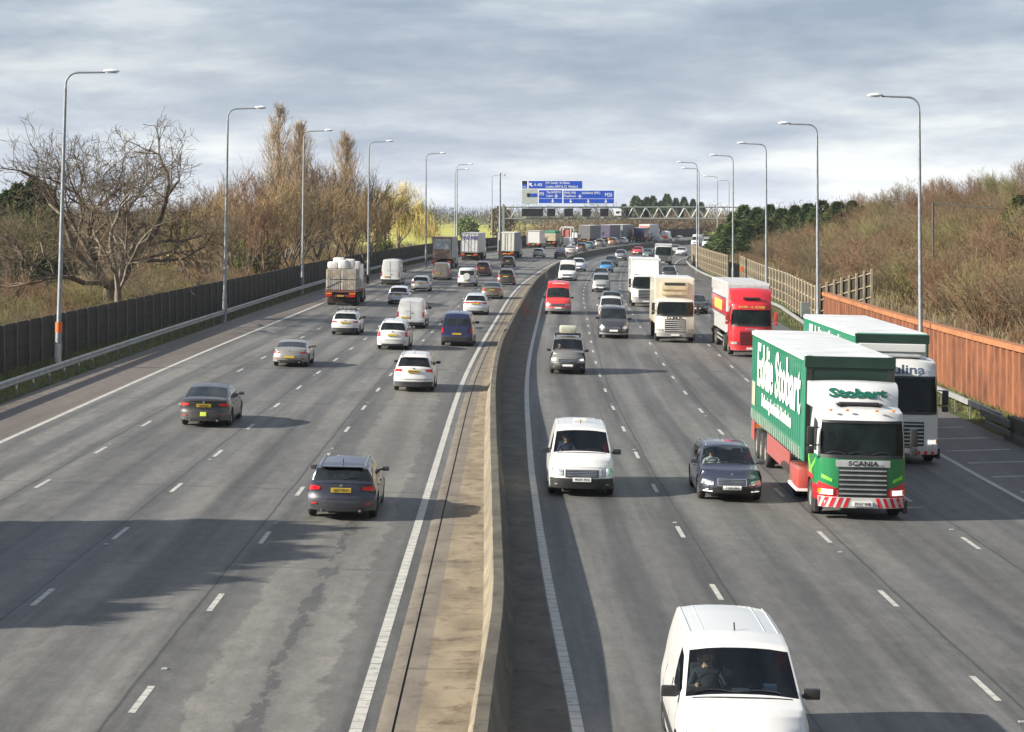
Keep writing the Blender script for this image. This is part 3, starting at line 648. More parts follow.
class Body:
    """lofted vehicle shell; y forward, z up"""
    def __init__(s, L, W, top, belt, wheels=(), R=.33, tum=.34, sill=.22, cfront=.22, crear=.12, dzf=None, dzr=None, bend=.04, belt_in=.965, crown=.055, power=4, endlift=.06):
        s.L, s.W, s.top, s.belt, s.wh, s.R, s.tum, s.sill = L, W, top, belt, wheels, R, tum, sill
        s.cf, s.cr, s.dzf, s.dzr, s.bend, s.bi, s.crown, s.pw, s.el = cfront, crear, dzf or [(0, 0)], dzr or [(0, 0)], bend, belt_in, crown, power, endlift
    def I(s, k, v): return float(np.interp(v, [a for a, _ in k], [b for _, b in k]))
    def zbot(s, y):
        z = s.sill + s.el * smooth01((abs(y) - (s.L / 2 - .5)) / .4)
        for yw in s.wh:
            Ra = s.R * 1.16
            if abs(y - yw) < Ra: z = max(z, s.R + math.sqrt(Ra * Ra - (y - yw) ** 2) * .98)
        return z
    def halfw(s, y):
        a = abs(y) / (s.L / 2); return s.W / 2 * (1 - .05 * a ** 4)
    def xside(s, y, z):
        w = s.halfw(y); zb = s.I(s.belt, y); k = max(0, min(1, (z - .2) / max(.1, zb - .2)))
        return w * (1 - s.bend * (2 * k - 1.0) ** 2 * .8 - (1 - s.bi) * smooth01((k - .7) / .3))
    def ring(s, y):
        zt = s.I(s.top, y); zb = min(s.I(s.belt, y), zt - .015); z0 = s.zbot(y)
        P = []; n = 8
        for i in range(n + 1):
            z = z0 + (zb - z0) * i / n; P.append((s.xside(y, z), z))
        xb = P[-1][0]; g = zt - zb; cr = min(s.crown, g * .5) + .0
        wr = xb - .015 - g * s.tum * smooth01(g / .25 + .2)
        ze = zt - cr
        for i in range(1, 5):
            k = i / 4; P.append((xb + (wr - xb) * k + .02 * math.sin(math.pi * k) * min(1, g / .3), zb + (ze - zb) * k))
        for k in (.965, .90, .6, .3, 0):
            P.append((wr * k, zt - cr * (k ** 2.6) * (1 if k < .95 else .93)))
        return P
    def warp(s, x, y, z):
        L2 = s.L / 2
        if y > 0:
            f = smooth01((y - (L2 - .75)) / .75); w = s.halfw(L2)
            y = y - f * (s.I(s.dzf, z) + s.cf * min(1.1, abs(x) / w) ** s.pw)
        else:
            f = smooth01((-y - (L2 - .45)) / .45); w = s.halfw(L2)
            y = y + f * (s.I(s.dzr, z) + s.cr * min(1.1, abs(x) / w) ** s.pw)
        return (x, y, z)
    def build(s, parent, pm, ws=None, rw=None, sw=None, pillars=(), glass=None, cabtrim=None, name='body'):
        glass = glass or GLASS; L2 = s.L / 2
        ys = set(np.linspace(-L2, L2, 26)); ys |= {y for y, _ in s.top} | {y for y, _ in s.belt}
        for yw in s.wh:
            Ra = s.R * 1.16; ys |= {yw - Ra - .001, yw + Ra + .001} | {yw + Ra * math.cos(a) for a in np.linspace(.12, math.pi - .12, 9)}
        for t in (ws, rw, sw): ys |= set(t or ())
        for p in pillars: ys |= {p - .045, p + .045}
        ys |= {-L2 + .06, -L2 + .15, L2 - .06, L2 - .15}
        ys = sorted(y for y in ys if -L2 - 1e-6 <= y <= L2 + 1e-6); yy = [ys[0]]
        for y in ys[1:]:
            if y - yy[-1] > .012: yy.append(y)
        yy[-1] = L2
        rings = [s.ring(y) for y in yy]; n = len(rings[0])
        V = []; 
        for y, P in zip(yy, rings):
            V += [s.warp(x, y, z) for x, z in P] + [s.warp(-x, y, z) for x, z in P[:-1][::-1]]
        m = 2 * n - 1; groups = {'body': [], 'glass_w': [], 'glass_r': [], 'glass_s': [], 'glass_s2': [], 'trim': []}
        for i in range(len(yy) - 1):
            ym = (yy[i] + yy[i + 1]) / 2; g = s.I(s.top, ym) - s.I(s.belt, ym)
            for j in range(m - 1):
                jj = j if j < n - 1 else m - 2 - j       # mirrored ring index
                f = (i * m + j, (i + 1) * m + j, (i + 1) * m + j + 1, i * m + j + 1); cls = 'body'
                top_in = jj >= 13
                if ws and ws[0] <= ym <= ws[1] and top_in: cls = 'glass_w'
                elif rw and rw[0] <= ym <= rw[1] and top_in: cls = 'glass_r'
                elif sw and sw[0] <= ym <= sw[1] and 8 <= jj <= 10 and g > .16:
                    cls = 'trim' if any(abs(ym - p) < .05 for p in pillars) else ('glass_s' if j < n else 'glass_s2')
                elif cabtrim and cabtrim(ym, jj): cls = 'trim'
                groups[cls].append(f)
        xs = (-1, -.93, -.8, -.5, 0, .5, .8, .93, 1)
        def cap(i, sgn):
            vs_ = []; P = rings[i]; y = yy[i]
            for (x, z) in P:
                for k in xs: vs_.append(s.warp(x * k, y, z))
            fs = []
            for a in range(len(P) - 1):
                for k in range(len(xs) - 1): fs.append((a * 9 + k, a * 9 + k + 1, (a + 1) * 9 + k + 1, (a + 1) * 9 + k))
            return vs_, fs
        b = MB(); b.v = list(V)
        b.f = groups['body'] + groups['trim']; b.m = [0] * len(groups['body']) + [1] * len(groups['trim'])
        for i, sg in ((0, -1), (len(yy) - 1, 1)):
            vs_, fs = cap(i, sg); b.add(vs_, fs)
        bm_merge = b.build(name, [pm, BLACK], parent, False)
        me = bm_merge.data; bm = bmesh.new(); bm.from_mesh(me); bmesh.ops.remove_doubles(bm, verts=bm.verts, dist=.0015)
        bmesh.ops.delete(bm, geom=[v for v in bm.verts if not v.link_faces], context='VERTS')
        bmesh.ops.recalc_face_normals(bm, faces=bm.faces); bm.to_mesh(me); bm.free()
        cen = sum(((p.center - Vector((0, 0, .6))).normalized().dot(p.normal) for p in me.polygons))
        if cen < 0: me.flip_normals()
        me.polygons.foreach_set('use_smooth', [True] * len(me.polygons)); me.set_sharp_from_angle(angle=R_(38))
        for key, nm in (('glass_w', 'windscreen'), ('glass_r', 'rear_window'), ('glass_s', 'side_window'), ('glass_s2', 'side_window')):
            if groups[key]:
                q = MB(); idx = sorted({i for f in groups[key] for i in f}); mp_ = {a: k for k, a in enumerate(idx)}
                q.v = [V[i] for i in idx]; q.f = [tuple(mp_[i] for i in f) for f in groups[key]]; q.m = [0] * len(q.f)
                o = q.build(nm, glass, parent, True, 30)
                if sum(p.normal.dot(p.center - Vector((0, 0, .6))) for p in o.data.polygons) < 0: o.data.flip_normals()
        s.obj = bm_merge; s.par = parent
        return bm_merge
    def wat(s, y, z):
        P = s.ring(y); zs = [p[1] for p in P[:13]]; return float(np.interp(z, zs, [p[0] for p in P[:13]]))
    def endp(s, x, z, sg, off):
        m_ = s.wat(sg * s.L / 2, z) * .998; x = max(-m_, min(m_, x))
        X, Y, Z = s.warp(x, sg * s.L / 2, z); return (X, Y + sg * off, Z)
    def patch(s, name, mtl, sg, x0, x1, z0, z1, off=.012, parent=None, poly=None, n=6, lean=0, mb=None):
        """panel following the front (sg=1) or rear (sg=-1) face; z0,z1 may be (at x0, at x1)"""
        z0 = z0 if isinstance(z0, tuple) else (z0, z0); z1 = z1 if isinstance(z1, tuple) else (z1, z1)
        b = mb or MB(); V = []
        for i in range(n + 1):
            k = i / n; x = x0 + (x1 - x0) * k; a = z0[0] + (z0[1] - z0[0]) * k; c = z1[0] + (z1[1] - z1[0]) * k
            for q in (0, .5, 1): V.append(s.endp(x, a + (c - a) * q, sg, off))
            for q in (1, .5, 0): V.append(s.endp(x, a + (c - a) * q, sg, -.03))
        F = []
        for i in range(n):
            for j in range(6): F.append((i * 6 + j, i * 6 + (j + 1) % 6, (i + 1) * 6 + (j + 1) % 6, (i + 1) * 6 + j))
        F += [tuple(range(6)), tuple(range(n * 6, n * 6 + 6))]
        b.add(V, F)
        return b if mb else b.build(name, mtl, parent or s.par, True, 30)
    def sidep(s, y, z, sd, off=.006):
        x = s.xside(y, z) + off; X, Y, Z = s.warp(x, y, z); return (sd * X, Y, Z)
    def sidepanel(s, name, mtl, sd, y0, y1, z0, z1, off=.008, parent=None, n=6, mb=None):
        z0 = z0 if isinstance(z0, tuple) else (z0, z0); z1 = z1 if isinstance(z1, tuple) else (z1, z1)
        b = mb or MB(); V = []
        for i in range(n + 1):
            k = i / n; y = y0 + (y1 - y0) * k; a = z0[0] + (z0[1] - z0[0]) * k; c = z1[0] + (z1[1] - z1[0]) * k
            for q in (0, .33, .67, 1): V.append(s.sidep(y, a + (c - a) * q, sd, off))
            for q in (1, 0): V.append(s.sidep(y, a + (c - a) * q, sd, -.02))
        F = []
        for i in range(n):
            for j in range(6): F.append((i * 6 + j, i * 6 + (j + 1) % 6, (i + 1) * 6 + (j + 1) % 6, (i + 1) * 6 + j))
        F += [tuple(range(6)), tuple(range(n * 6, n * 6 + 6))]
        b.add(V, F)
        return b if mb else b.build(name, mtl, parent or s.par, True, 30)

def mirror_parts(o, bd, y, z, m=None, big=1.0):
    for sd in (-1, 1):
        x = bd.xside(y, z)
        b = MB().box((0, 0, 0), (.19 * big, .11, .13 * big), ch=.045); b.box((-sd * .12 * big, .02, -.03), (.12, .06, .05))
        p = b.build('mirror', m or BLACK, o, True, 50); p.location = (sd * (x + .12 * big), y, z)
def underside(o, bd, wy, R):
    w = bd.W / 2
    b = MB().box((0, 0, .36), (2 * (w - .27), bd.L - .35, .3)).box((0, 0, .36), (2 * (w - .07), (wy[1] - wy[0]) - 2 * R * 1.25, .26))
    for yw in wy:
        b.box((0, yw, R + .13), (2 * (w - .05) - .42, R * 2.5, R * 1.6))
    b.build('underbody', UNDER, o)
def plate(o, bd, sg, z, text_=None, w=.52, m=None, x=0.0, off=.05):
    m = m or (YPLATE if sg < 0 else WPLATE)
    p = bd.patch('number_plate', m, sg, x - w / 2, x + w / 2, z - .056, z + .056, off, n=2)
    if text_:
        pos = bd.endp(x, z, sg, off + .006)
        # lean of the face at this height
        a = bd.endp(x, z - .05, sg, 0); c = bd.endp(x, z + .05, sg, 0); tilt = math.atan2((c[1] - a[1]), .1)
        t = text(text_, .105, INK, p, pos, (R_(90) - tilt, 0, 0) if sg < 0 else (R_(90) + tilt, 0, R_(180)), sx=.86, extrude=.002)
    return p

SPECS = {
 'hatch': dict(L=4.2, W=1.78, R=.32, wy=(-1.28, 1.32), top=[(-2.1, .93), (-2.03, .98), (-1.68, 1.34), (-1.2, 1.43), (-.2, 1.47), (.3, 1.43), (1.12, 1.0), (1.9, .87), (2.1, .72)],
   belt=[(-2.1, .90), (-1, .93), (1.1, .9), (1.9, .8), (2.1, .67)], ws=(.36, 1.1), rw=(-2.0, -1.62), sw=(-1.72, .95), pil=(-.15, -1.12), dzr=[(.3, 0), (.55, 0), (.65, .05), (1, .1)]),
 'suv': dict(L=4.62, W=1.83, R=.36, wy=(-1.35, 1.4), top=[(-2.31, 1.04), (-2.24, 1.1), (-1.98, 1.52), (-1.6, 1.64), (-.2, 1.70), (.4, 1.64), (1.2, 1.13), (2.0, 1.02), (2.31, .84)],
   belt=[(-2.31, 1.0), (-1, 1.06), (1.1, 1.02), (2.0, .94), (2.31, .78)], ws=(.46, 1.17), rw=(-2.22, -1.93), sw=(-2.0, .98), pil=(-.2, -1.25), dzr=[(.3, 0), (.6, 0), (.72, .06), (1.05, .12)]),
 'estate': dict(L=4.78, W=1.84, R=.33, wy=(-1.42, 1.42), top=[(-2.39, .97), (-2.32, 1.02), (-1.98, 1.35), (-1.5, 1.42), (-.3, 1.46), (.25, 1.43), (1.1, .98), (2.05, .86), (2.39, .68)],
   belt=[(-2.39, .93), (-1, .94), (1.08, .91), (2.05, .79), (2.39, .63)], ws=(.32, 1.08), rw=(-2.3, -1.93), sw=(-2.02, .92), pil=(-.15, -1.2), dzr=[(.3, 0), (.55, 0), (.66, .06), (1, .1)]),
 'saloon': dict(L=4.87, W=1.85, R=.33, wy=(-1.4, 1.44), top=[(-2.43, .98), (-2.3, 1.05), (-1.95, 1.08), (-1.0, 1.39), (-.3, 1.46), (.25, 1.43), (1.15, .98), (2.1, .84), (2.43, .64)],
   belt=[(-2.43, .92), (-1.95, .97), (1.1, .91), (2.1, .78), (2.43, .6)], ws=(.32, 1.1), rw=(-1.9, -1.02), sw=(-1.6, .92), pil=(-.2, -1.05), dzr=[(.3, 0), (.55, 0), (.66, .05), (.95, .03), (1.05, .0)]),
 'coupe': dict(L=4.32, W=1.78, R=.33, wy=(-1.2, 1.22), top=[(-2.16, .80), (-2.05, .88), (-1.6, .96), (-.75, 1.21), (-.2, 1.29), (.15, 1.26), (.9, .9), (1.7, .78), (2.16, .52)],
   belt=[(-2.16, .74), (-1.6, .87), (-.5, .86), (.85, .82), (1.7, .7), (2.16, .48)], ws=(.2, .86), rw=(-1.5, -.78), sw=(-.75, .72), pil=(), dzr=[(.3, .02), (.5, 0), (.7, .08), (.85, .16)], cr=.3),
 'van': dict(L=4.75, W=1.92, R=.33, wy=(-1.42, 1.5), top=[(-2.375, 1.80), (-2.3, 1.87), (-1.5, 1.9), (.2, 1.9), (.72, 1.83), (1.5, 1.2), (2.2, 1.04), (2.375, .86)],
   belt=[(-2.375, 1.12), (0, 1.12), (1.4, 1.1), (2.2, .96), (2.375, .8)], ws=(.8, 1.47), rw=None, sw=(.25, 1.3), pil=(), tum=.2, dzr=[(.3, 0), (.55, 0), (.62, .05), (1.1, .08), (1.9, .14)], crown=.06),
 'midvan': dict(L=5.0, W=1.95, R=.34, wy=(-1.5, 1.6), top=[(-2.5, 1.84), (-2.44, 1.93), (-1.5, 1.98), (.4, 1.97), (.82, 1.9), (1.6, 1.25), (2.35, 1.08), (2.5, .86)],
   belt=[(-2.5, 1.15), (0, 1.15), (1.5, 1.14), (2.35, 1.0), (2.5, .8)], ws=(.88, 1.57), rw=None, sw=(.35, 1.4), pil=(), tum=.2, dzr=[(.3, 0), (.55, 0), (.62, .05), (1.1, .07), (1.9, .13)], crown=.06),
 'highvan': dict(L=5.6, W=2.04, R=.34, wy=(-1.75, 1.9), top=[(-2.8, 2.44), (-2.74, 2.52), (-1.5, 2.58), (.8, 2.56), (1.15, 2.4), (1.25, 2.1), (2.0, 1.3), (2.68, 1.12), (2.8, .92)],
   belt=[(-2.8, 1.2), (1.9, 1.2), (2.6, 1.04), (2.8, .86)], ws=(1.28, 1.98), rw=None, sw=(.75, 1.75), pil=(), tum=.1, dzr=[(.3, 0), (.55, 0), (.62, .05), (1.2, .07), (2.5, .12)], crown=.09),
 'mpv': dict(L=4.4, W=1.81, R=.33, wy=(-1.3, 1.4), top=[(-2.2, 1.60), (-2.12, 1.72), (-1.4, 1.79), (.1, 1.8), (.5, 1.72), (1.3, 1.18), (2.0, 1.02), (2.2, .84)],
   belt=[(-2.2, 1.02), (1.2, 1.04), (2.0, .95), (2.2, .78)], ws=(.56, 1.27), rw=None, sw=(-2.05, 1.05), pil=(-.1, -1.15), tum=.17, dzr=[(.3, 0), (.55, 0), (.64, .05), (1.05, .08), (1.75, .16)], crown=.06),
 'offroader': dict(L=4.35, W=1.88, R=.39, wy=(-1.3, 1.35), top=[(-2.17, 1.74), (-2.1, 1.84), (-1.2, 1.88), (.2, 1.87), (.45, 1.8), (1.0, 1.25), (1.95, 1.14), (2.17, .96)],
   belt=[(-2.17, 1.12), (1.0, 1.14), (1.95, 1.04), (2.17, .9)], ws=(.5, .97), rw=None, sw=(-1.95, .8), pil=(-.2, -1.15), tum=.14, dzr=[(.3, 0), (.6, 0), (.72, .06), (1.1, .06), (1.8, .1)], crown=.05, sill=.34),
}
VEH = []
def vehicle(kind, pname, pcol, label, cat, group=None, metal=0.0, dirt=.5, glass=None, rim='alloy', blackbumper=False, rwin=True, plate_f=None, plate_r=None, lit=False, tail=None, rails=False, bright_plate=True, near=False, bumper=None, tailstyle=None, trimlow=True, name=None):
    S = SPECS[kind]; van = kind in ('van', 'midvan', 'highvan')
    root = empty(name or {'hatch': 'hatchback_car', 'suv': 'suv_car', 'estate': 'estate_car', 'saloon': 'saloon_car', 'coupe': 'coupe_car', 'van': 'small_van', 'midvan': 'panel_van', 'highvan': 'high_roof_van', 'mpv': 'people_carrier', 'offroader': 'off_road_car'}[kind])
    tag(root, label, cat, group)
    bd = Body(S['L'], S['W'], S['top'], S['belt'], S['wy'], S['R'], S.get('tum', .36), S.get('sill', .21), .44 if not van else .32, S.get('cr', .27 if not van else .1),
              S.get('dzf', [(.25, .06), (.42, 0), (.55, .04), (.7, .18), (.9, .32), (1.2, .42)] if not van else [(.25, .05), (.45, 0), (.65, .05), (.9, .16), (1.2, .28)]), S['dzr'], crown=S.get('crown', .055), power=3.2 if not van else 4.5)
    pm = paint(pname, pcol, metal, dirt); R = S['R']; L = S['L']; w = bd.halfw(L / 2)
    bd.build(root, pm, S['ws'], S['rw'], S['sw'], S['pil'], glass)
    underside(root, bd, S['wy'], R)
    for yw in S['wy']:
        for sd in (-1, 1): wheel(root, sd * (S['W'] / 2 - .125), yw, R, .21, rim, sd)
    zb = bd.I(S['belt'], -L / 2); ztr = bd.I(S['top'], -L / 2)
    my = S['ws'][1] - .22; mirror_parts(root, bd, my, bd.I(S['belt'], my) + .1, BLACK if (van or blackbumper) else pm, 1.2 if van else 1)
    # ---- rear
    bb = BLACK if (blackbumper or (van and bumper is None)) else pm
    T = tail or TAIL
    if van:
        for sd in (-1, 1): bd.patch('tail_light', T, -1, sd * w * .86, sd * w * 1.0, .78 if kind != 'highvan' else .85, 1.12 if kind != 'highvan' else 1.35, .015, n=3)
        bd.patch('rear_bumper', bb, -1, -w * .99, w * .99, .32, .56, .045, n=12)
        bd.patch('door_seam', BLACK, -1, -.008, .008, .6, ztr - .1, .006, n=1)
        if rwin:
            for sd in (-1, 1): bd.patch('rear_window', GLASS, -1, sd * .07, sd * w * .8, 1.22 if kind != 'highvan' else 1.45, ztr - (.22 if kind != 'highvan' else .5), .008, n=4)
        b_ = bd.patch('door_handle', BLACK, -1, .06, .2, 1.02, 1.07, .02, n=1)
        plate(root, bd, -1, .74 if kind != 'highvan' else .82, plate_r, x=-.35 if not rwin else -.0)
        for sd in (-1, 1):
            bd.sidepanel('side_strip', BLACK, sd, S['wy'][0] + R * 1.35, S['wy'][1] - R * 1.35, .42, .56, .02)
            bd.sidepanel('door_seam', BLACK, sd, 1.28 if kind == 'van' else S['sw'][0] - .1, (1.28 if kind == 'van' else S['sw'][0] - .1) + .014, .36, 1.1, .003, n=1)
            bd.sidepanel('door_seam', BLACK, sd, S['sw'][0] - .12, S['sw'][0] - .106, .36, zb + .05, .003, n=1)
            bd.sidepanel('door_seam', BLACK, sd, S['wy'][0] + .3, S['wy'][0] + .314, .75, zb, .003, n=1)
    else:
        z0, z1 = (.75, .89) if kind in ('hatch', 'estate', 'saloon') else ((.86, 1.02) if kind == 'suv' else (.66, .78))
        if kind in ('mpv', 'offroader'): z0, z1 = .8, 1.25
        if kind == 'offroader': z0, z1 = .85, 1.1
        inner = .62 if kind in ('hatch', 'estate', 'saloon', 'suv', 'coupe') else .82
        if tailstyle == 'tall': inner, z0, z1 = .80, .72, 1.02
        if tailstyle == 'bar': bd.patch('light_bar', TAILDIM, -1, -w * .9, w * .9, z1 - .07, z1, .014, n=8)
        for sd in (-1, 1):
            bd.patch('tail_light', T, -1, sd * w * inner, sd * w * 1.0, (z0 + .05, z0 + .01), (z1 - .02, z1), .014, n=6)
            if tailstyle == 'tall': bd.patch('tail_light', T, -1, sd * w * .84, sd * w * .94, 1.02, 1.06, .012, n=2)
        if blackbumper: bd.patch('rear_bumper', BLACK, -1, -w, w, .24, .46, .03, n=10)
        else: bd.patch('rear_valance', BLACK, -1, -w * .72, w * .72, .25, .36, .016, n=8)
        bd.patch('bumper_line', BLACK, -1, -w * .97, w * .97, .565, .575, .004, n=10)
        bd.patch('tailgate_line', BLACK, -1, -w * .6, w * .6, (z1 + .05), (z1 + .06), .004, n=6) if kind in ('saloon',) else None
        if kind in ('saloon', 'coupe'): plate(root, bd, -1, .80 if kind == 'saloon' else .52, plate_r)
        elif kind == 'offroader': plate(root, bd, -1, .66, plate_r)
        elif kind == 'mpv': plate(root, bd, -1, .7, plate_r)
        else: plate(root, bd, -1, (z0 + z1) / 2 - .03, plate_r)
        for sd in (-1, 1):
            bd.patch('reflector', TAILDIM, -1, sd * w * .72, sd * w * .88, .42, .46, .016, n=2)
        if kind in ('mpv', 'offroader'): bd.patch('rear_window', GLASS, -1, -w * .78, w * .78, 1.16, ztr - .14, .01, n=6)
        # wiper and badge
        if kind in ('hatch', 'suv', 'estate'):
            yy0, zz0 = S['rw'][0], bd.I(S['top'], S['rw'][0]); zz1 = bd.I(S['top'], S['rw'][0] + .22)
            wx = w * .05
            MB().tube([bd.warp(wx, yy0 - .0, zz0 + .02), bd.warp(wx + .33, yy0 + .05, zz0 + (zz1 - zz0) * .32 + .02)], .012, 5).build('rear_wiper', BLACK, root)
            # spoiler lip above the rear window
            MB().box((0, S['rw'][1] - .05, bd.I(S['top'], S['rw'][1]) + .0), (w * 1.25, .2, .03), ch=.012).build('spoiler', pm, root)
        p_ = bd.endp(0, z1 + .02, -1, .008); MB().cyl(p_, (p_[0], p_[1] - .01, p_[2]), .04, 12).build('badge', CHROME, root)
        if near or kind == 'coupe':
            for sd in (-1, 1): MB().cyl((sd * .5, -L / 2 + .2, .27), (sd * .5, -L / 2 - .01, .27), .035, 10).build('exhaust', CHROME, root)
        for sd in (-1, 1):
            bd.sidepanel('door_seam', BLACK, sd, S['ws'][1] - .12, S['ws'][1] - .11, .32, bd.I(S['belt'], .5), .003, n=1)
            for pp in S['pil'][:2]: bd.sidepanel('door_seam', BLACK, sd, pp, pp + .01, .3 if pp > -1 else .7, zb, .003, n=1)
            for pp in (S['pil'][:2] if S['pil'] else ()):
                bd.sidepanel('door_handle', pm if not van else BLACK, sd, pp + .1, pp + .28, zb - .13, zb - .10, .03, n=1)
            bd.sidepanel('sill_trim', BLACK, sd, S['wy'][0] + R * 1.25, S['wy'][1] - R * 1.25, .22, .29, .012, n=4)
    # ---- front
    hz = bd.I(S['belt'], L / 2); h0, h1 = hz - .17, hz - .01
    HL = HEADLIT if lit else HEAD
    if van: h0, h1 = hz - .22, hz + .0
    for sd in (-1, 1):
        bd.patch('headlight', HL if not van else HEAD, 1, sd * w * .60, sd * w * 1.0, (h0 + .03, h0 + .05), (h1 - .03, h1 + .02), .014, n=6)
    gb = BLACK
    g_ = bd.patch('grille', gb, 1, -w * .52, w * .52, h0 - .02, h1 - .03, .012, n=8)
    sl = MB(); zz = h0 + .02
    while zz < h1 - .05: bd.patch('x', None, 1, -w * .48, w * .48, zz, zz + .012, .022, mb=sl); zz += .045
    sl.build('grille_slats', CHROME, g_)
    bd.patch('lower_intake', BLACK, 1, -w * .62, w * .62, .28, .42, .014, n=8)
    if blackbumper or (van and bumper is None): bd.patch('front_bumper', BLACK, 1, -w * 1.0, w * 1.0, .24, h0 - .05, .03, n=14)
    plate(root, bd, 1, .5 if van else .43, plate_f)
    if near and van:
        b = MB()
        for x in (-.66, -.46, .46, .66):
            b.tube([(x, y, bd.I(S['top'], y) - .06 * (abs(x) / .8) ** 2.6 - .004) for y in (-2.1, -1.6, -1, -.4, .1)], .007, 5)
        b.build('roof_ribs', pm, root, True)
    for sd in (-1, 1):
        bd.patch('fog_light', HEADLIT if (lit) else HEAD, 1, sd * w * .76, sd * w * .86, .34, .375, .035 if (van or blackbumper) else .016, n=3)
    # bonnet shut line and wipers
    yb = S['ws'][1] + .04; zz = bd.I(S['top'], yb)
    b = MB()
    for x0, x1 in ((-.55, .05), (.1, .68)):
        P = [bd.warp(x0 + (x1 - x0) * k, yb - .06 - .16 * (1 - abs(k * 2 - 1)) * .3, bd.I(S['top'], yb - .06 - .16 * (1 - abs(k * 2 - 1)) * .3) + .005) for k in (0, .33, .67, 1)]
        b.tube(P, .011, 5)
    b.build('wipers', BLACK, root)
    scut = MB()
    P = [(x, yb + .05 - .06 * (x / .7) ** 2, bd.I(S['top'], yb + .05) - .055 * (abs(x) / w) ** 2.6 + .004) for x in np.linspace(-.72, .72, 9)]
    scut.tube(P, .014, 5); scut.build('scuttle', BLACK, root)
    if rails:
        for sd in (-1, 1):
            xr = (bd.xside(0, bd.I(S['belt'], 0)) - .02 - (bd.I(S['top'], 0) - bd.I(S['belt'], 0)) * bd.tum) * .9
            P = [(sd * xr, y, bd.I(S['top'], y) - .055 + (.05 if -1.65 < y < .1 else 0) + .01) for y in (-1.75, -1.6, -1, -.4, .05, .2)]
            MB().tube(P, .018, 6).build('roof_rail', CHROME, root, True)
    a = MB().tube([(0, S['ws'][0] - .3 - (1.6 if not van else .3), bd.I(S['top'], -1.2 if not van else .3) - .01), (0, S['ws'][0] - .42 - (1.6 if not van else .3), bd.I(S['top'], -1.2) + .1)], .012, 5).build('aerial', BLACK, root)
    root['_L'] = L; root['_yr'] = S['wy'][0]; root['_yf'] = S['wy'][1]
    VEH.append((root, bd, S)); root_bd[root.name] = bd
    return root
root_bd = {}
def place(root, px, py, direction, L=None, yc=None, yaw=0.0):
    """px = centre of the end that faces the camera, py = ground row of the nearest tyres"""
    L = L or root['_L']; near_axle = root['_yr'] if direction > 0 else -root['_yf']
    over = near_axle + L / 2 if direction > 0 else (L / 2 - root['_yf'])
    X, Y, Z = ground_from_px(px, py)
    Yf = Y - over; X = (px - CX) * Yf / F_PX
    hd = heading(Y + 1) + R_(yaw)
    cx = X + math.sin(hd) * L / 2; cy = Yf + math.cos(hd) * L / 2
    t = cx - shift(cy)
    sl = -.024; rz = (-hd if direction > 0 else math.pi - hd)
    root.location = (cx, cy, rise(cy) + crossz(t) + .004)
    root.rotation_euler = (math.atan(.0035) if 110 < cy < 300 else 0, math.atan(.024) * direction, rz)
    for k in ('_L', '_yr', '_yf'): del root[k]
    return root
WH = (.60, .60, .585)
# ---- left carriageway, seen from behind
v = vehicle('estate', 'slate_blue', (.03, .034, .052), 'slate blue estate car with silver roof rails, nearest car on the left carriageway', 'car', metal=.45, rails=True, near=True, dirt=.35, plate_r='LB17 KVO'); place(v, 340, 516, 1)
v = vehicle('saloon', 'dark_graphite', (.035, .034, .034), 'dark graphite saloon with yellow sticker under its plate, second lane from left', 'car', metal=.3, near=True, dirt=.4, plate_r='VX65 BSY')
bd = root_bd[v.name]; bd.patch('sticker', mat('yellow_sticker', (.6, .68, .08), .5), -1, -.12, .1, .42, .57, .02, n=2); place(v, 203, 425, 1)
v = vehicle('coupe', 'silver_beige', (.30, .28, .255), 'low silver coupe alone in the second lane, ahead of the dark saloon', 'car', metal=.5, near=True, plate_r=None); place(v, 289, 366, 1)
v = vehicle('suv', 'white', WH, 'white SUV with black lower bumper, nearest white car on the left carriageway', 'car', blackbumper=True, rails=True, plate_r='KP66 HNA'); place(v, 413, 390.5, 1)
v = vehicle('hatch', 'white', WH, 'white crossover with bars and carriers on its roof, behind the block lorry', 'car', blackbumper=True, name='crossover_car')
b = MB()
for y in (-1.0, -.1): b.box((0, y, 1.56), (1.2, .05, .03)); b.box((-.55, y, 1.5), (.05, .05, .12)); b.box((.55, y, 1.5), (.05, .05, .12))
b.build('roof_bars', BLACK, v)
b = MB()
for x in (-.42, -.14, .14, .42):
    b.tube([(x, -1.15, 1.62), (x, .25, 1.62)], .03, 6); b.box((x, -1.0, 1.68), (.1, .22, .12), ch=.03)
b.build('cycle_carriers', CHROME, v); place(v, 344.5, 334.5, 1)
v = vehicle('suv', 'white', WH, 'white SUV with tall red tail lamps beside the rear window, left of the blue van', 'car', tailstyle='tall', rails=True); place(v, 392, 349, 1)
v = vehicle('midvan', 'white', WH, 'white panel van without rear windows, between two white SUVs and a white hatchback', 'van', rwin=False, bumper=1, dirt=.3); place(v, 410, 328, 1)
bd = root_bd[v.name]; bd.patch('rear_bumper', BLACK, -1, -.9, .9, .28, .44, .06, n=10, parent=v); text('~~', .3, mat('grey_decal', (.35, .35, .36), .5), v, bd.endp(-.1, 1.2, -1, .02), (R_(90), 0, 0), sx=1.4)
v = vehicle('midvan', 'royal_blue', (.012, .018, .075), 'dark royal blue panel van with smoked rear windows nearest the central barrier', 'van', dirt=.35, metal=.2); place(v, 456.5, 345.5, 1)
v = vehicle('suv', 'pearl_silver', (.55, .58, .60), 'pale silver sporty SUV with a dark light band, beyond the blue van', 'car', metal=.25, tailstyle='bar', tail=TAILDIM); v.scale = (1.03, 1, .95); place(v, 475, 314.5, 1)
v = vehicle('saloon', 'bronze', (.20, .17, .13), 'bronze brown saloon close to the central barrier beyond the silver SUV', 'car', metal=.5, dirt=.6); place(v, 491.5, 298.6, 1)
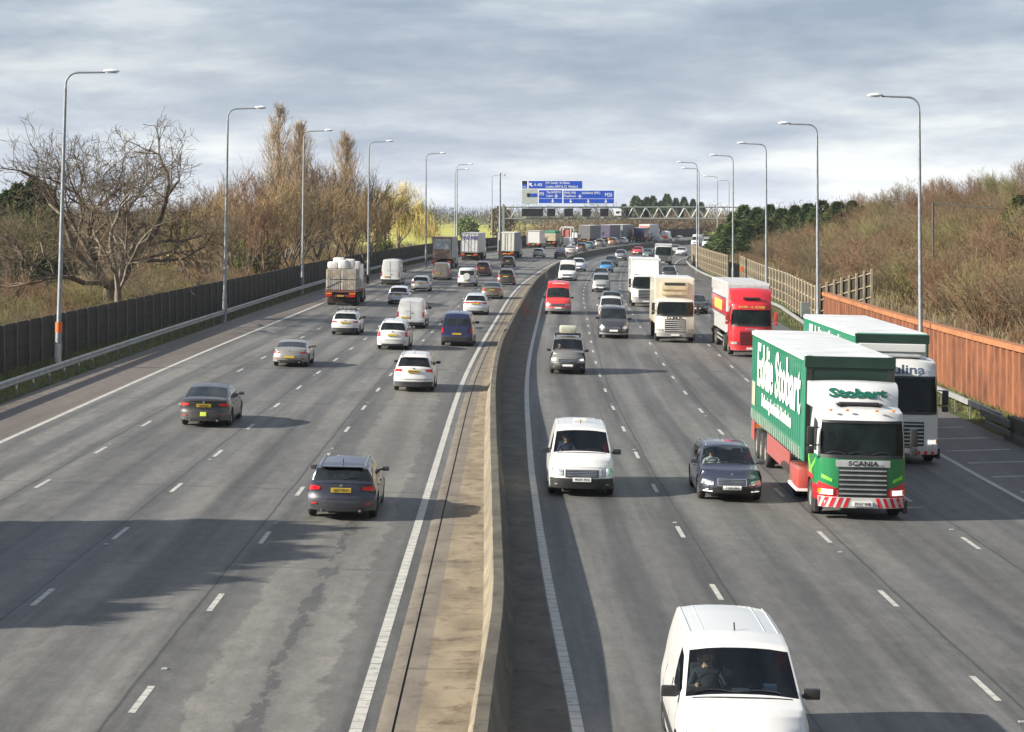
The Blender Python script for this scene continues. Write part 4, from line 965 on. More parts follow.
v = vehicle('hatch', 'ice_white', (.66, .70, .74), 'white hatchback with a dark strip across its tailgate beside the block lorry', 'car', tail=TAILDIM)
bd = root_bd[v.name]; bd.patch('tailgate_strip', BLACK, -1, -.8, .8, .84, .9, .02, n=8); place(v, 398, 304, 1)
v = vehicle('hatch', 'silver', (.52, .52, .50), 'silver hatchback following the brown van', 'car', metal=.4); place(v, 420, 291.3, 1)
v = vehicle('highvan', 'white', WH, 'white high roof van in the slow lane ahead of the block lorry', 'van', rwin=False, dirt=.25); bd = root_bd[v.name]
for sd in (-1, 1): bd.patch('door_panel', paint('white', WH), -1, sd * .06, sd * .8, 1.5, 2.2, .012, n=3)
text('~~~~', .34, mat('grey_decal', (.35, .35, .36), .5), v, bd.endp(0, 1.42, -1, .02), (R_(90), 0, 0), sx=.9); place(v, 390, 284.5, 1)
v = vehicle('van', 'taupe', (.19, .165, .14), 'brown grey small van directly behind the framed box lorry', 'van', rwin=False, metal=.3, dirt=.7, bumper=1); place(v, 440.5, 280, 1)
v = vehicle('offroader', 'silver_white', (.60, .62, .60), 'silver white off-road car with covered spare wheel on its tail door', 'car'); bd = root_bd[v.name]
b = MB().cyl((0, -2.13, 1.0), (0, -2.36, 1.0), .37, 24); b.cyl((0, -2.36, 1.0), (0, -2.39, 1.0), .30, 24); b.build('spare_wheel_cover', paint('silver_white', (.60, .62, .60)), v, True); place(v, 466.5, 286.4, 1)
v = vehicle('suv', 'maroon', (.075, .02, .03), 'dark maroon SUV between the lettered lorry and the spare wheel car', 'car', metal=.3); place(v, 482, 275.8, 1)
v = vehicle('suv', 'dark_brown', (.05, .042, .032), 'dark brown SUV with a wide pale plate, next to the central barrier', 'car', metal=.3); place(v, 505.5, 285, 1)
v = vehicle('hatch', 'black_paint', (.025, .025, .028), 'small black hatchback close behind the cream box lorry', 'car'); place(v, 507.5, 267, 1)
v = vehicle('hatch', 'silver', (.52, .52, .50), 'silver hatchback right of the cream box lorry, ahead of the black one', 'car', metal=.4); place(v, 538, 257.3, 1)
v = vehicle('saloon', 'navy', (.03, .035, .08), 'navy saloon between the silver hatchback and a white car near the barrier', 'car', metal=.3); place(v, 559.5, 258.3, 1)
v = vehicle('saloon', 'white', WH, 'white car beside the barrier immediately right of the navy saloon', 'car'); place(v, 569.5, 254.3, 1)
v = vehicle('suv', 'plum_black', (.04, .03, .05), 'dark plum SUV beside the barrier behind the teal car', 'car'); place(v, 580.5, 252, 1)
v = vehicle('hatch', 'teal', (.10, .28, .32), 'pale teal hatchback above the bend of the central barrier', 'car', metal=.2); place(v, 588, 248.8, 1)
v = vehicle('suv', 'mid_grey', (.2, .2, .19), 'mid grey SUV ahead of the teal car near the parked line of lorries', 'car', metal=.4); v['label'] = 'mid grey SUV ahead of the teal car, beside the long grey lorry'; place(v, 598.5, 247, 1)
v = vehicle('suv', 'copper', (.26, .15, .08), 'copper brown SUV ahead of the mid grey one on the far bend', 'car', metal=.4); place(v, 611.5, 245.3, 1)
v = vehicle('hatch', 'white', WH, 'small white hatchback on the far bend ahead of the copper SUV', 'car'); place(v, 621.5, 244, 1)
v = vehicle('saloon', 'sky_grey', (.42, .46, .5), 'pale grey car just right of the far white and blue lorry', 'car'); place(v, 656.5, 242.2, 1)
v = vehicle('van', 'white', WH, 'white small van in front of the recovery lorry', 'van', rwin=False, bumper=1); place(v, 567, 247.3, 1)
v = vehicle('hatch', 'white', WH, 'tiny white car on the far left carriageway beyond the orange striped van', 'car'); place(v, 678, 241.8, 1)
# ---- right carriageway, coming towards the camera
GC = glass_clear()
R1 = vehicle('van', 'white', WH, 'white panel van in the foreground at the bottom of the picture', 'van', glass=GC, dirt=.08, near=True, bumper=1, plate_f='BN19 XTD')
R2 = vehicle('van', 'white', WH, 'white small van with dark lower bumper in the lane beside the central barrier', 'van', glass=GC, plate_f='WU71 PLN', dirt=.7, near=True)
MB().box((.0, -.35, 1.95), (.42, .2, .1), ch=.03).build('roof_beacon', mat('beacon_white', (.6, .6, .56), .4), R2)
R3 = vehicle('estate', 'dark_navy', (.028, .034, .06), 'dark navy estate with chrome grille between the white van and the green lorry', 'car', glass=GC, plate_f='FY60 VBX', near=True, rails=True, metal=.4, dirt=.25)
bd = root_bd[R3.name]
bd.patch('grille_frame', CHROME, 1, -.42, .42, .50, .67, .02, n=8); bd.patch('grille_mesh', BLACK, 1, -.39, .39, .515, .655, .028, n=8)
sl = MB()
for z in (.535, .575, .615): bd.patch('x', None, 1, -.37, .37, z, z + .009, .034, mb=sl)
sl.build('grille_bars', CHROME, R3); p_ = bd.endp(0, .72, 1, 0); MB().tube([(p_[0], p_[1] - .05, .70), (p_[0], p_[1] - .05, .76)], .008, 5).cyl((0, p_[1] - .056, .79), (0, p_[1] - .044, .79), .035, 14).build('bonnet_star', CHROME, R3)
for sd in (-1, 1): bd.patch('running_light', HEADLIT, 1, sd * .55, sd * .80, .30, .325, .03, n=3)
R11 = vehicle('mpv', 'warm_grey', (.20, .195, .18), 'grey people carrier with pale roof box near the central barrier', 'car', glass=GC, metal=.4, blackbumper=True, near=True)
b = MB().box((0, -.45, 2.12), (.85, 1.5, .36), ch=.13); b.build('roof_box', mat('roof_box_khaki', (.42, .42, .33), .5), R11, True, 50)
b = MB()
for y in (-.9, .05): b.box((0, y, 1.88), (1.3, .07, .05)); b.box((-.62, y, 1.82), (.06, .08, .12)); b.box((.62, y, 1.82), (.06, .08, .12))
b.build('roof_bars', BLACK, R11)
bd = root_bd[R11.name]
for sd in (-1, 1): bd.patch('headlight', HEADLIT, 1, sd * .62, sd * .80, .66, .76, .026, n=3)
v = vehicle('midvan', 'black_blue', (.03, .033, .038), 'black minibus style van with pale lamps behind the roof box carrier', 'van', near=True, bumper=1, dirt=.2); place(v, 613.5, 338, -1)
bd = root_bd[v.name]; bd.patch('front_bumper', paint('grey_bumper', (.25, .25, .25)), 1, -.95, .95, .25, .36, .04, n=12, parent=v)
v = vehicle('mpv', 'white', WH, 'white people carrier tucked behind the black minibus', 'car'); place(v, 611, 321.5, -1)
v = vehicle('suv', 'steel_blue', (.1, .12, .16), 'blue grey car roof showing behind the white people carrier', 'car', metal=.4); place(v, 611.5, 313, -1)
v = vehicle('highvan', 'post_red', (.62, .035, .03), 'bright red high roof van in the lane beside the central barrier', 'van', dirt=.5, bumper=1); bd = root_bd[v.name]
bd.patch('front_bumper', paint('grey_bumper', (.25, .25, .25)), 1, -.98, .98, .25, .5, .035, n=12, parent=v)
text('~~~~~~', .3, mat('white_lettering', (.75, .74, .7), .5), v, (0, 1.32, 2.42), (R_(75), 0, R_(180)), sx=.9, thick=.012); v.scale = (1, .93, .97); place(v, 557.8, 314, -1)
v = vehicle('highvan', 'white', WH, 'white van with black grille behind the red van', 'van', bumper=1); v.scale = (1, .93, .88); place(v, 567, 280.7, -1)
v = vehicle('suv', 'pale_blue_white', (.6, .66, .72), 'pale blue white SUV to the right of the far white van', 'car'); place(v, 578, 271.3, -1)
v = vehicle('mpv', 'silver_grey', (.4, .4, .39), 'silver people carrier with dark windscreen in the second lane from the barrier', 'car', metal=.4); place(v, 600.8, 292, -1)
v = vehicle('saloon', 'sage_grey', (.2, .23, .25), 'grey blue saloon hidden behind the silver people carrier', 'car', metal=.3); place(v, 600.5, 281, -1)
v = vehicle('hatch', 'bright_blue', (.04, .2, .42), 'bright blue hatchback behind the grey blue saloon', 'car'); place(v, 606, 272.5, -1)
v = vehicle('saloon', 'charcoal', (.05, .053, .055), 'charcoal saloon between the bright blue hatchback and the lilac grey SUV', 'car', metal=.3); place(v, 611, 266.4, -1)
v = vehicle('suv', 'lilac_grey', (.26, .26, .3), 'lilac grey SUV following the far red car', 'car', metal=.4); place(v, 620, 260.4, -1)
v = vehicle('hatch', 'post_red', (.62, .035, .03), 'bright red car, the only one on the far right carriageway', 'car'); place(v, 637, 255, -1)
v = vehicle('hatch', 'dark_teal', (.09, .13, .14), 'dark teal car left of the black fronted lorry', 'car'); place(v, 647, 257.6, -1)
v = vehicle('suv', 'charcoal', (.05, .053, .055), 'charcoal SUV half hidden between two lorries in the slow lane', 'car'); v['label'] = 'charcoal SUV half hidden behind the refrigerated lorry, in the slow lane'; place(v, 669, 281, -1)
v = vehicle('saloon', 'black_paint', (.025, .025, .028), 'black saloon between the refrigerated lorry and the red lorry', 'car', near=True); place(v, 697, 313.5, -1)
v = vehicle('saloon', 'white', WH, 'white car at the far bend beside the end of the timber fence', 'car'); place(v, 680.5, 255.5, -1)
v = vehicle('saloon', 'silver', (.52, .52, .50), 'silver car just behind the far white one by the timber fence', 'car'); place(v, 674.5, 252.5, -1)
v = vehicle('midvan', 'white', WH, 'white van showing over the far timber fence, right of two others', 'van', bumper=1); v['label'] = 'white van showing above the far end of the timber fence, rightmost there'; place(v, 706, 247, -1)
v = vehicle('highvan', 'pale_grey', (.5, .52, .52), 'pale grey high roof van above the far end of the timber fence', 'van', bumper=1); place(v, 695, 246, -1)
place(R1, 747, 780, -1, yaw=.0); place(R2, 581.5, 493.5, -1); place(R3, 732, 499, -1); place(R11, 567.5, 373.5, -1)
# ------------------------------------------------------------------ lorries
GREEN = paint('haulier_green', (.022, .23, .13), dirt=.25, rough=.35); DGREEN = mat('dark_green_panel', (.007, .028, .018), .5)
REDP = paint('lorry_red', (.52, .012, .02), dirt=.3); WPAINT = paint('white', WH); CREAM = paint('cream_box', (.62, .58, .47), dirt=.6, dirtz=3.2)
ROOFW = mat('translucent_roof', (.55, .56, .56), .5, var=.12, scale=.7)
def shift_new(before, root, dy):
    for c in col.objects:
        if c.parent == root and c.name not in before: c.location.y += dy
def livery(name, low, high, zs, lowest=None, zl=0):
    m, N, Lk, b = new_mat(name); s = SN(m); tc = N.new('ShaderNodeTexCoord').outputs['Object']; sp = N.new('ShaderNodeSeparateXYZ'); Lk.new(tc, sp.inputs[0])
    c = s.mix(s.step(sp.outputs[2], zs - .01, zs + .01), low, high)
    if lowest: c = s.mix(s.step(sp.outputs[2], zl - .01, zl + .01), lowest, c)
    n = s.noise(tc, 3, 5); c = s.mulc(c, s.m('MULTIPLY_ADD', n, .3, .82)); Lk.new(c, b.inputs['Base Color'])
    b.inputs['Roughness'].default_value = .3; b.inputs['Coat Weight'].default_value = .5; return m
def truck_wheels(root, W, axles, r=.5, twin=()):
    for y in axles:
        for sd in (-1, 1):
            w = .32 if y not in twin else .58
            o = wheel(root, sd * (W / 2 - w / 2 - .02), y, r, w, 'steel', sd)
            for c in col.objects:
                if c.parent == o: c.data.materials[0] = TRUCKRIM
def cab(root, yfront, W=2.48, H=2.95, paint_=WPAINT, style='plain', lit=False, wsz=(1.72, 2.58), L=2.3, grille=BLACK, band=None, low=None, bars=None, visor=True, mirror_m=BLACK):
    before = {c.name for c in col.objects}; h = L / 2
    top = [(-h, H), (-.1, H + .0), (h - .45, H - .12), (h - .12, H - .38), (h, wsz[1] + .06)]
    bd = Body(L, W, top, [(-h, wsz[0] + .05), (h, wsz[0] + .05)], (h - 1.38,), .5, .05, .45, .30, .04, [(.3, .02), (.7, 0), (1.0, 0), (1.6, .04), (2.6, .22), (3, .3)], [(0, 0)], bend=.015, belt_in=.99, crown=.1, power=5, endlift=0)
    bd.build(root, paint_, None, None, (-.12, h - .28), (), GLASS)
    w = bd.halfw(h)
    bd.patch('windscreen', TGLASS, 1, -w * .955, w * .955, wsz[0], wsz[1], .014, n=16)
    bd.patch('header_panel', BLACK, 1, -w * .97, w * .97, wsz[1], wsz[1] + .07, .05, n=16)
    bd.patch('windscreen_sill', BLACK, 1, -w * .95, w * .95, wsz[0] - .09, wsz[0], .02, n=12)
    b = MB()
    for x0 in (-.75, -.1, .5):
        P = [bd.endp(x0 + .5 * k, wsz[0] + .03 + .06 * math.sin(k * 3.14), 1, .03) for k in (0, .3, .6, 1)]; b.tube(P, .014, 5)
    b.build('wipers', BLACK, root)
    for sd in (-1, 1):
        g = MB().box((0, 0, .28), (.2, .16, .5), ch=.05); g.box((0, 0, -.1), (.2, .15, .2), ch=.05); g.tube([(-sd * .05, -.05, .5), (-sd * .25, -.12, .5)], .02, 6); g.tube([(-sd * .05, -.05, .02), (-sd * .25, -.12, .02)], .02, 6)
        m_ = g.build('mirror', mirror_m, root, True, 50); m_.location = (sd * (W / 2 + .16), h - .3, wsz[0] + .2)
        bd.patch('headlight', HEADLIT if lit else HEAD, 1, sd * w * .68, sd * w * .97, .68, .82, .03, n=6)
        bd.patch('indicator', AMBER, 1, sd * w * .93, sd * w * 1.0, .70, .82, .045, n=2)
        s_ = MB().box((sd * (W / 2 - .04), h - .5, .35), (.12, .5, .35), ch=.03); s_.build('step', BLACK, root)
        bd.sidepanel('door_seam', BLACK, sd, h - .38, h - .365, 1.05, wsz[0] + .03, .006, n=1)
        bd.sidepanel('door_seam', BLACK, sd, -.2, -.185, 1.2, wsz[0] + .03, .006, n=1)
    g_ = bd.patch('grille', grille, 1, -w * .56, w * .56, .62, 1.42, .02, n=10)
    sl = MB(); nb = 6
    for i in range(nb):
        z = .70 + i * .125; bd.patch('x', None, 1, -w * .54, w * .54, z, z + .034, .05, mb=sl, n=10)
    sl.build('grille_bars', bars or mat('silver_bar', (.45, .46, .46), .35, .6), g_)
    bd.patch('bumper', low or paint_, 1, -w, w, .34, .62, .05, n=14)
    pl = plate(root, bd, 1, .45); 
    for v in pl.data.vertices: v.co.y += .05
    MB().box((0, 0, .6), (W * .8, L * .9, .5)).build('chassis', UNDER, root)
    shift_new(before, root, yfront - h)
    return bd, yfront - h
def boxbody(root, y0, y1, W, z0, z1, side, front=None, rear=None, roof=None, name='cargo_box', frame=None, doors=True):
    L = y1 - y0; cy = (y0 + y1) / 2
    MB().box((0, cy, (z0 + z1) / 2), (W, L, z1 - z0), ch=.035).build(name, side, root)
    MB().box((0, cy, z1 + .012), (W - .1, L - .1, .03), ch=.01).build('roof_panel', roof or ROOFW, root)
    if front: MB().box((0, y1 + .012, (z0 + z1) / 2), (W - .16, .03, z1 - z0 - .2), ch=.01).build('front_panel', front, root)
    if frame:
        b = MB()
        for sd in (-1, 1): b.box((sd * (W / 2 - .06), y0 - .02, (z0 + z1) / 2), (.12, .06, z1 - z0))
        b.box((0, y0 - .02, z1 - .07), (W - .24, .06, .14)); b.box((0, y0 - .02, z0 + .07), (W - .24, .06, .14)); b.build('rear_frame', frame, root)
    if rear:
        for sd in (-1, 1): MB().box((sd * (W / 4 - .04), y0 - .012, (z0 + z1) / 2 + .0), (W / 2 - .16, .04, z1 - z0 - .3), ch=.01).build('rear_door', rear, root)
        b = MB()
        for x in (-.75, -.2, .2, .75): b.tube([(x, y0 - .05, z0 + .1), (x, y0 - .05, z1 - .1)], .02, 6)
        b.build('lock_rods', GALV, root)
def rear_kit(root, y0, W, lamp=None, bar=None, bz=.75):
    b = MB().box((0, y0 + .15, bz), (W - .06, .2, .22), ch=.02).box((0, y0 + .35, .45), (W - .4, .1, .12)); b.build('rear_bumper', bar or mat('dirty_black', (.05, .045, .04), .8), root)
    for sd in (-1, 1):
        MB().box((sd * (W / 2 - .32), y0 + .03, bz), (.44, .06, .16), ch=.02).build('tail_light', TAIL, root)
        MB().box((sd * (W / 2 - .3), y0 - .01, bz + .19), (.5, .03, .1)).build('reflector_board', AMBER, root)
    MB().box((0, y0 + .03, bz), (.52, .03, .11)).build('number_plate', YPLATE, root)
    MB().box((0, y0 + .9, .52), (W - .5, .05, .7)).build('mud_flaps', RUBBER, root)
def truck(label, L, boxcol, y_box=None, cab_paint=WPAINT, z0=1.15, z1=3.95, W=2.5, artic=True, front=None, rear=None, roof=None, frame=None, name='articulated_lorry', axles=None, rearbar=None, **ck):
    root = empty(name); tag(root, label, 'lorry'); h = L / 2
    bd, off = cab(root, h, paint_=cab_paint, **ck)
    yb1 = h - 2.75 if artic else h - 2.3; 
    boxbody(root, -h + .05, yb1, W + .04, z0, z1, boxcol, front, rear, roof, frame=frame)
    if artic: ax = [h - 1.38, h - 5.0, -h + 1.6, -h + 2.9, -h + 4.2]; tw = (h - 5.0,)
    else: ax = [h - 1.38, -h + 2.2] if L < 10 else [h - 1.38, -h + 2.0, -h + 3.3]; tw = tuple(ax[1:])
    truck_wheels(root, W, ax, .5, tw)
    MB().box((0, (yb1 - h) / 2 + .2, .92), (1.2, L - 3.2, .42)).build('chassis', UNDER, root)
    rear_kit(root, -h, W, bar=rearbar)
    root['_L'] = L; root['_yr'] = ax[-1] if not artic else -h + 1.6; root['_yf'] = h - 1.38; root_bd[root.name] = (bd, off)
    return root
# --- green curtain-sided lorry
v = truck('green curtain-sided articulated lorry with large white lettering and red striped bumper', 16.5, GREEN, z1=4.22, z0=1.25, front=DGREEN, cab_paint=livery('green_and_white_cab', (.01, .17, .055), WH, 1.68, (.5, .015, .02), .92), lit=True, wsz=(1.75, 2.6), H=3.05, low=WPAINT, grille=mat('black_grille', (.03, .035, .03), .4))
h = 8.25; bd, off = root_bd[v.name]
CABG = paint('cab_green', (.01, .17, .055), dirt=.15); REDC = mat('chevron_red', (.55, .02, .03), .45); LIME = mat('lime_stripe', (.18, .62, .04), .45); LETW = mat('white_lettering', (.75, .74, .7), .5)
LETG = mat('green_lettering', (.0, .09, .055), .5)
def on(o, off=off): o.location.y += off; return o
w = bd.halfw(1.15)
for sd in (-1, 1):
    on(bd.patch('lower_front', CABG, 1, sd * w * .56, sd * w * 1.0, .86, 1.66, .012, n=8, parent=v))
    on(bd.patch('red_corner', REDP, 1, sd * w * .62, sd * w * 1.0, .84, (.86, 1.02), .018, n=6, parent=v))
    on(bd.patch('lime_flash', LIME, 1, sd * w * .70, sd * w * .93, (1.02, 1.12), (1.10, 1.22), .024, n=4, parent=v))
    on(bd.sidepanel('door_livery', CABG, sd, -1.1, 1.0, 1.0, 1.72, .01, parent=v, n=8))
    on(bd.sidepanel('lime_flash', LIME, sd, -.3, .75, (1.1, 1.5), (1.2, 1.62), .016, parent=v, n=5))
    on(bd.sidepanel('lime_flash', LIME, sd, -1.0, .1, (1.62, 1.1), (1.70, 1.2), .016, parent=v, n=5))
    on(bd.sidepanel('wheel_arch', REDP, sd, -.75, .4, 1.0, 1.13, .02, parent=v, n=6))
on(bd.patch('silver_panel', mat('silver_panel', (.5, .51, .5), .35, .5), 1, -w * .62, w * .62, 1.44, 1.62, .024, n=8, parent=v))
cp = bd.endp(0, 1.53, 1, .05); text('SCANIA', .17, BLACK, v, (0, cp[1] + off + .02, 1.53), (R_(90), 0, R_(180)), sx=1.35, thick=.006)
st = MB()
for k in range(-8, 9):
    x = k * .27 + .04
    if abs(x) > w * .93 or abs(x) < .32: continue
    sg = 1 if x > 0 else -1
    bd.patch('x', None, 1, x - .065, x + .065, (.36, .36), (.6, .6), .056, mb=st, n=2)
for sg in (-1, 1):
    st = MB()
    for k in range(5):
        xa = .34 + k * .19; V = []
        for (xx, z) in ((xa, .61), (xa + .095, .61), (xa + .195, .35), (xa + .10, .35)):
            xx = min(xx, w * .985)
            V.append(bd.endp(sg * xx, z, 1, .058)); 
        V += [(a, b_ - .01, c) for a, b_, c in V]
        st.add(V, [(0, 1, 2, 3), (7, 6, 5, 4), (0, 4, 5, 1), (1, 5, 6, 2), (2, 6, 7, 3), (3, 7, 4, 0)])
    on(st.build('bumper_stripes', REDC, v))
p_ = [c for c in col.objects if c.parent == v and c.name.startswith('number_plate')][0]
cp = bd.endp(0, .45, 1, .08); t_ = text('PO17 VNB', .11, INK, p_, (0, cp[1] + .052 - .03, .45), (R_(90), 0, R_(180)), sx=.86)
# roof deflector
yf = h - 1.05
b = MB(); sec = []
for (y, z, wd) in ((yf, 3.0, 1.12), (yf - .1, 3.25, 1.14), (yf - .28, 3.46, 1.17), (yf - .55, 3.6, 1.19), (yf - .9, 3.64, 1.2), (yf - 1.45, 3.6, 1.2)):
    sec.append([(x * wd, y - .25 * abs(x) ** 3, z - .06 * abs(x) ** 2) for x in np.linspace(-1, 1, 9)])
for r_ in sec: b.v += r_
for i in range(len(sec) - 1):
    for j in range(8): b.f.append((i * 9 + j, i * 9 + j + 1, (i + 1) * 9 + j + 1, (i + 1) * 9 + j)); b.m.append(0)
for e_ in (0, 8):
    o_ = len(b.v); b.v += [(sec[i][e_][0], sec[i][e_][1], 2.9) for i in range(len(sec))]
    for i in range(len(sec) - 1): b.f.append((i * 9 + e_, (i + 1) * 9 + e_, o_ + i + 1, o_ + i)); b.m.append(0)
b.build('roof_deflector', WPAINT, v, True, 50)
MB().box((0, yf + .05, 3.07), (1.1, .3, .07), ch=.02).box((.58, yf, 3.05), (.1, .5, .05)).box((-.58, yf, 3.05), (.1, .5, .05)).build('roof_hatch', BLACK, v)
b = MB()
for x in (-.85, -.4, .4, .85): b.box((x, h - .42, 2.93), (.09, .06, .05), ch=.015)
b.build('marker_lamps', AMBER, v)
tx = text('Stobart', .42, LETG, v, (0, 0, 0), (0, 0, 0), sx=1.25, thick=.02)
for q in tx.data.vertices:
    x_, z_ = -q.co.x, 3.33 + q.co.y * .72; za = z_ + .06 * (x_ / 1.16) ** 2
    q.co = (x_, float(np.interp(za, [3.0, 3.25, 3.46, 3.6], [yf, yf - .1, yf - .28, yf - .55])) - .25 * abs(x_ / 1.16) ** 3 + .035 + q.co.z, z_)
X = 2.54 / 2 + .03
def fit_text(body, size, width, m_, par, loc, thick):
    o = text(body, size, m_, par, loc, (R_(90), 0, R_(90)), thick=thick)
    xs_ = [q.co.x for q in o.data.vertices]; k = width / (max(xs_) - min(xs_))
    for q in o.data.vertices: q.co.x *= k
    return o
def side_text(par, z): fit_text('Eddie Stobart', 1.95, 11.0, LETW, par, (X, -.7, z + .15), .045)
LY = (-h + 7.0)
side_text(v, 3.0)
fit_text('Delivering Sustainable Distribution', .58, 7.6, LETW, v, (X, -.9, 2.12), thick=.012)
MB().box((X - .01, -h + 1.0, 2.15), (.01, .9, .8)).build('faded_patch', mat('faded_emblem', (.35, .33, .25), .6), v)
for k in range(26): MB().box((X - .01, -h + .5 + k * .5, 1.42), (.03, .07, .34)).build('curtain_buckle', mat('strap_grey', (.34, .38, .33), .6), v)
b = MB()
for k in range(26): b.box((X - .012, -h + .5 + k * .5, 2.9), (.012, .035, 2.5))
b.build('curtain_straps', paint('strap_green', (.025, .21, .125), dirt=.2), v)
MB().box((X - .02, -h + 6.8, 4.16), (.03, 13.4, .12)).build('cant_rail', mat('cream_rail', (.6, .6, .55), .5), v)
SKIRT = paint('faded_red', (.45, .085, .07), dirt=.35)
for y0_, y1_ in ((-h + 4.9, h - 5.9), (-h + .2, -h + 1.0)):
    MB().box((X - .07, (y0_ + y1_) / 2, .86), (.05, y1_ - y0_, .62), ch=.01).build('side_guard', SKIRT, v)
MB().box((X - .1, h - 3.35, .78), (.5, 1.9, .62), ch=.08).build('fuel_tank', SKIRT, v, True, 40); MB().box((X - .05, h - 3.35, .5), (.45, 1.9, .08)).build('skirt_edge', LETW, v)
MB().box((0, h - 2.6, 2.3), (2.2, .25, 2.1), ch=.03).build('cab_back_panel', DGREEN, v)
for sd in (-1, 1): MB().box((sd * 1.15, h - 2.72, 2.75), (.16, .03, 3.0)).build('bulkhead_post', BLACK, v)
MB().box((0, h - 2.705, 4.08), (2.56, .06, .32), ch=.01).build('bulkhead_header', DGREEN, v)
place(v, 862, 514, -1)
# --- white cab lorry in the slow lane with green trailer
v = truck('articulated lorry with white cab, black windscreen and green trailer beside the rust wall', 16.5, GREEN, z1=4.2, z0=1.25, front=WPAINT, cab_paint=WPAINT, lit=True, wsz=(1.75, 2.85), H=3.55, grille=mat('black_grille', (.03, .035, .03), .4), bars=mat('pale_bar', (.6, .6, .6), .4))
bd, off = root_bd[v.name]; cp = bd.endp(0, 3.12, 1, .03)
text('culina', .42, mat('grey_blue_lettering', (.06, .09, .14), .5), v, (0.0, cp[1] + off + .12, 3.14), (R_(76), 0, R_(180)), sx=1.4, thick=.012)
MB().box((0, off + .2, 3.56), (1.3, .5, .08), ch=.03).build('roof_light_bar', mat('grey_trim', (.3, .31, .32), .5), v)
MB().box((0, h - 2.715, 4.03), (2.56, .06, .3), ch=.01).build('bulkhead_header', DGREEN, v)
MB().box((0, h - 2.68, 3.72), (2.3, .1, .28), ch=.02).build('bulkhead_panel', WPAINT, v)
st = MB()
for k in range(9):
    xa = -.95 + k * .23; st.box((xa, off + 1.15 + .052, .4), (.1, .02, .12))
st.build('bumper_stripes', REDC, v)
MB().box((1.26, -h + 6.8, 4.14), (.03, 13.4, .12)).build('cant_rail', mat('cream_rail', (.6, .6, .55), .5), v)
side_text(v, 3.0)
place(v, 903.5, 460, -1)
# --- red lorry
v = truck('red cab articulated lorry with white and red banded trailer behind the green one', 15.5, WPAINT, z1=4.1, z0=1.2, cab_paint=REDP, wsz=(1.8, 2.65), H=3.3, lit=False, grille=mat('dark_red_grille', (.10, .012, .015), .4), bars=mat('dark_red_bar', (.2, .02, .02), .35), front=mat('grey_front', (.5, .5, .5), .5), low=REDP, mirror_m=REDP, roof=mat('grey_canvas_roof', (.42, .43, .43), .6))
bd, off = root_bd[v.name]; hh = 7.75
b = MB(); sec = []
for (y, z, wd) in ((hh - .55, 3.05, 1.14), (hh - .75, 3.4, 1.16), (hh - 1.1, 3.75, 1.2), (hh - 1.5, 3.88, 1.2), (hh - 2.2, 3.85, 1.2)):
    sec.append([(x * wd, y - .2 * abs(x) ** 3, z - .06 * abs(x) ** 2) for x in np.linspace(-1, 1, 9)])
for r_ in sec: b.v += r_
for i in range(len(sec) - 1):
    for j in range(8): b.f.append((i * 9 + j, i * 9 + j + 1, (i + 1) * 9 + j + 1, (i + 1) * 9 + j)); b.m.append(0)
for e_ in (0, 8):
    o_ = len(b.v); b.v += [(sec[i][e_][0], sec[i][e_][1], 2.8) for i in range(len(sec))]
    for i in range(len(sec) - 1): b.f.append((i * 9 + e_, (i + 1) * 9 + e_, o_ + i + 1, o_ + i)); b.m.append(0)
b.build('roof_deflector', REDP, v, True, 50)
MB().box((0, hh - .55, 3.3), (1.0, .2, .12), ch=.02).build('roof_vent', BLACK, v)
bd.patch('sun_visor', REDP, 1, -1.15, 1.15, 2.66, 2.95, .1, n=10, parent=v).location.y += off
cp = bd.endp(0, 2.8, 1, .12); GOLD = mat('gold_lettering', (.6, .42, .08), .4)
text('ROSES - G. ROUSE', .17, GOLD, v, (0, cp[1] + off, 2.81), (R_(80), 0, R_(180)), sx=1.1, thick=.004)
cp = bd.endp(0, 1.55, 1, .04); text('SCANIA', .15, mat('silver_bar', (.45, .46, .46), .35, .6), v, (0, cp[1] + off, 1.55), (R_(90), 0, R_(180)), sx=1.4, thick=.004)
MB().box((1.277, -hh + 6.4, 2.68), (.012, 12.4, .95)).build('side_band', REDP, v); MB().box((1.286, -hh + 6.4, 2.68), (.006, 6.2, .6)).build('side_emblem', GOLD, v)
for z in (3.18, 2.18): MB().box((1.279, -hh + 6.4, z), (.014, 12.4, .06)).build('side_line', mat('navy_line', (.03, .04, .1), .4), v)
b = MB()
for z in (.6, .85): b.box((1.2, -hh + 7.4, z), (.05, 4.4, .1))
b.build('side_guard', GALV, v)
place(v, 751, 356, -1)
# --- refrigerated lorry, cream
v = truck('cream refrigerated box lorry with cooling unit above its cab, second lane from right', 9.5, CREAM, z1=3.95, z0=1.1, artic=False, cab_paint=paint('cream_cab', (.62, .60, .53), dirt=.6), wsz=(1.7, 2.45), H=2.72, name='box_lorry', bars=mat('pale_bar', (.6, .6, .6), .4), low=paint('grey_bumper', (.25, .25, .25)), front=CREAM)
bd, off = root_bd[v.name]; hh = 4.75
RU = mat('stained_unit', (.46, .38, .25), .6)
b = MB(); b.box((0, hh - 2.15, 3.3), (1.75, .42, .85), ch=.1); b.build('cooling_unit', RU, v, True, 40)
MB().box((0, hh - 1.93, 3.58), (1.3, .04, .16), ch=.01).build('cooling_grille', BLACK, v); MB().box((0, hh - 1.92, 3.2), (1.5, .05, .06)).build('cooling_trim', mat('stained_brown', (.25, .17, .09), .7), v)
cp = bd.endp(0, 1.45, 1, .05); text('G.M.K.', .22, BLACK, v, (0, cp[1] + off + .03, 1.51), (R_(90), 0, R_(180)), sx=1.8, thick=.008)
place(v, 675, 341.5, -1)
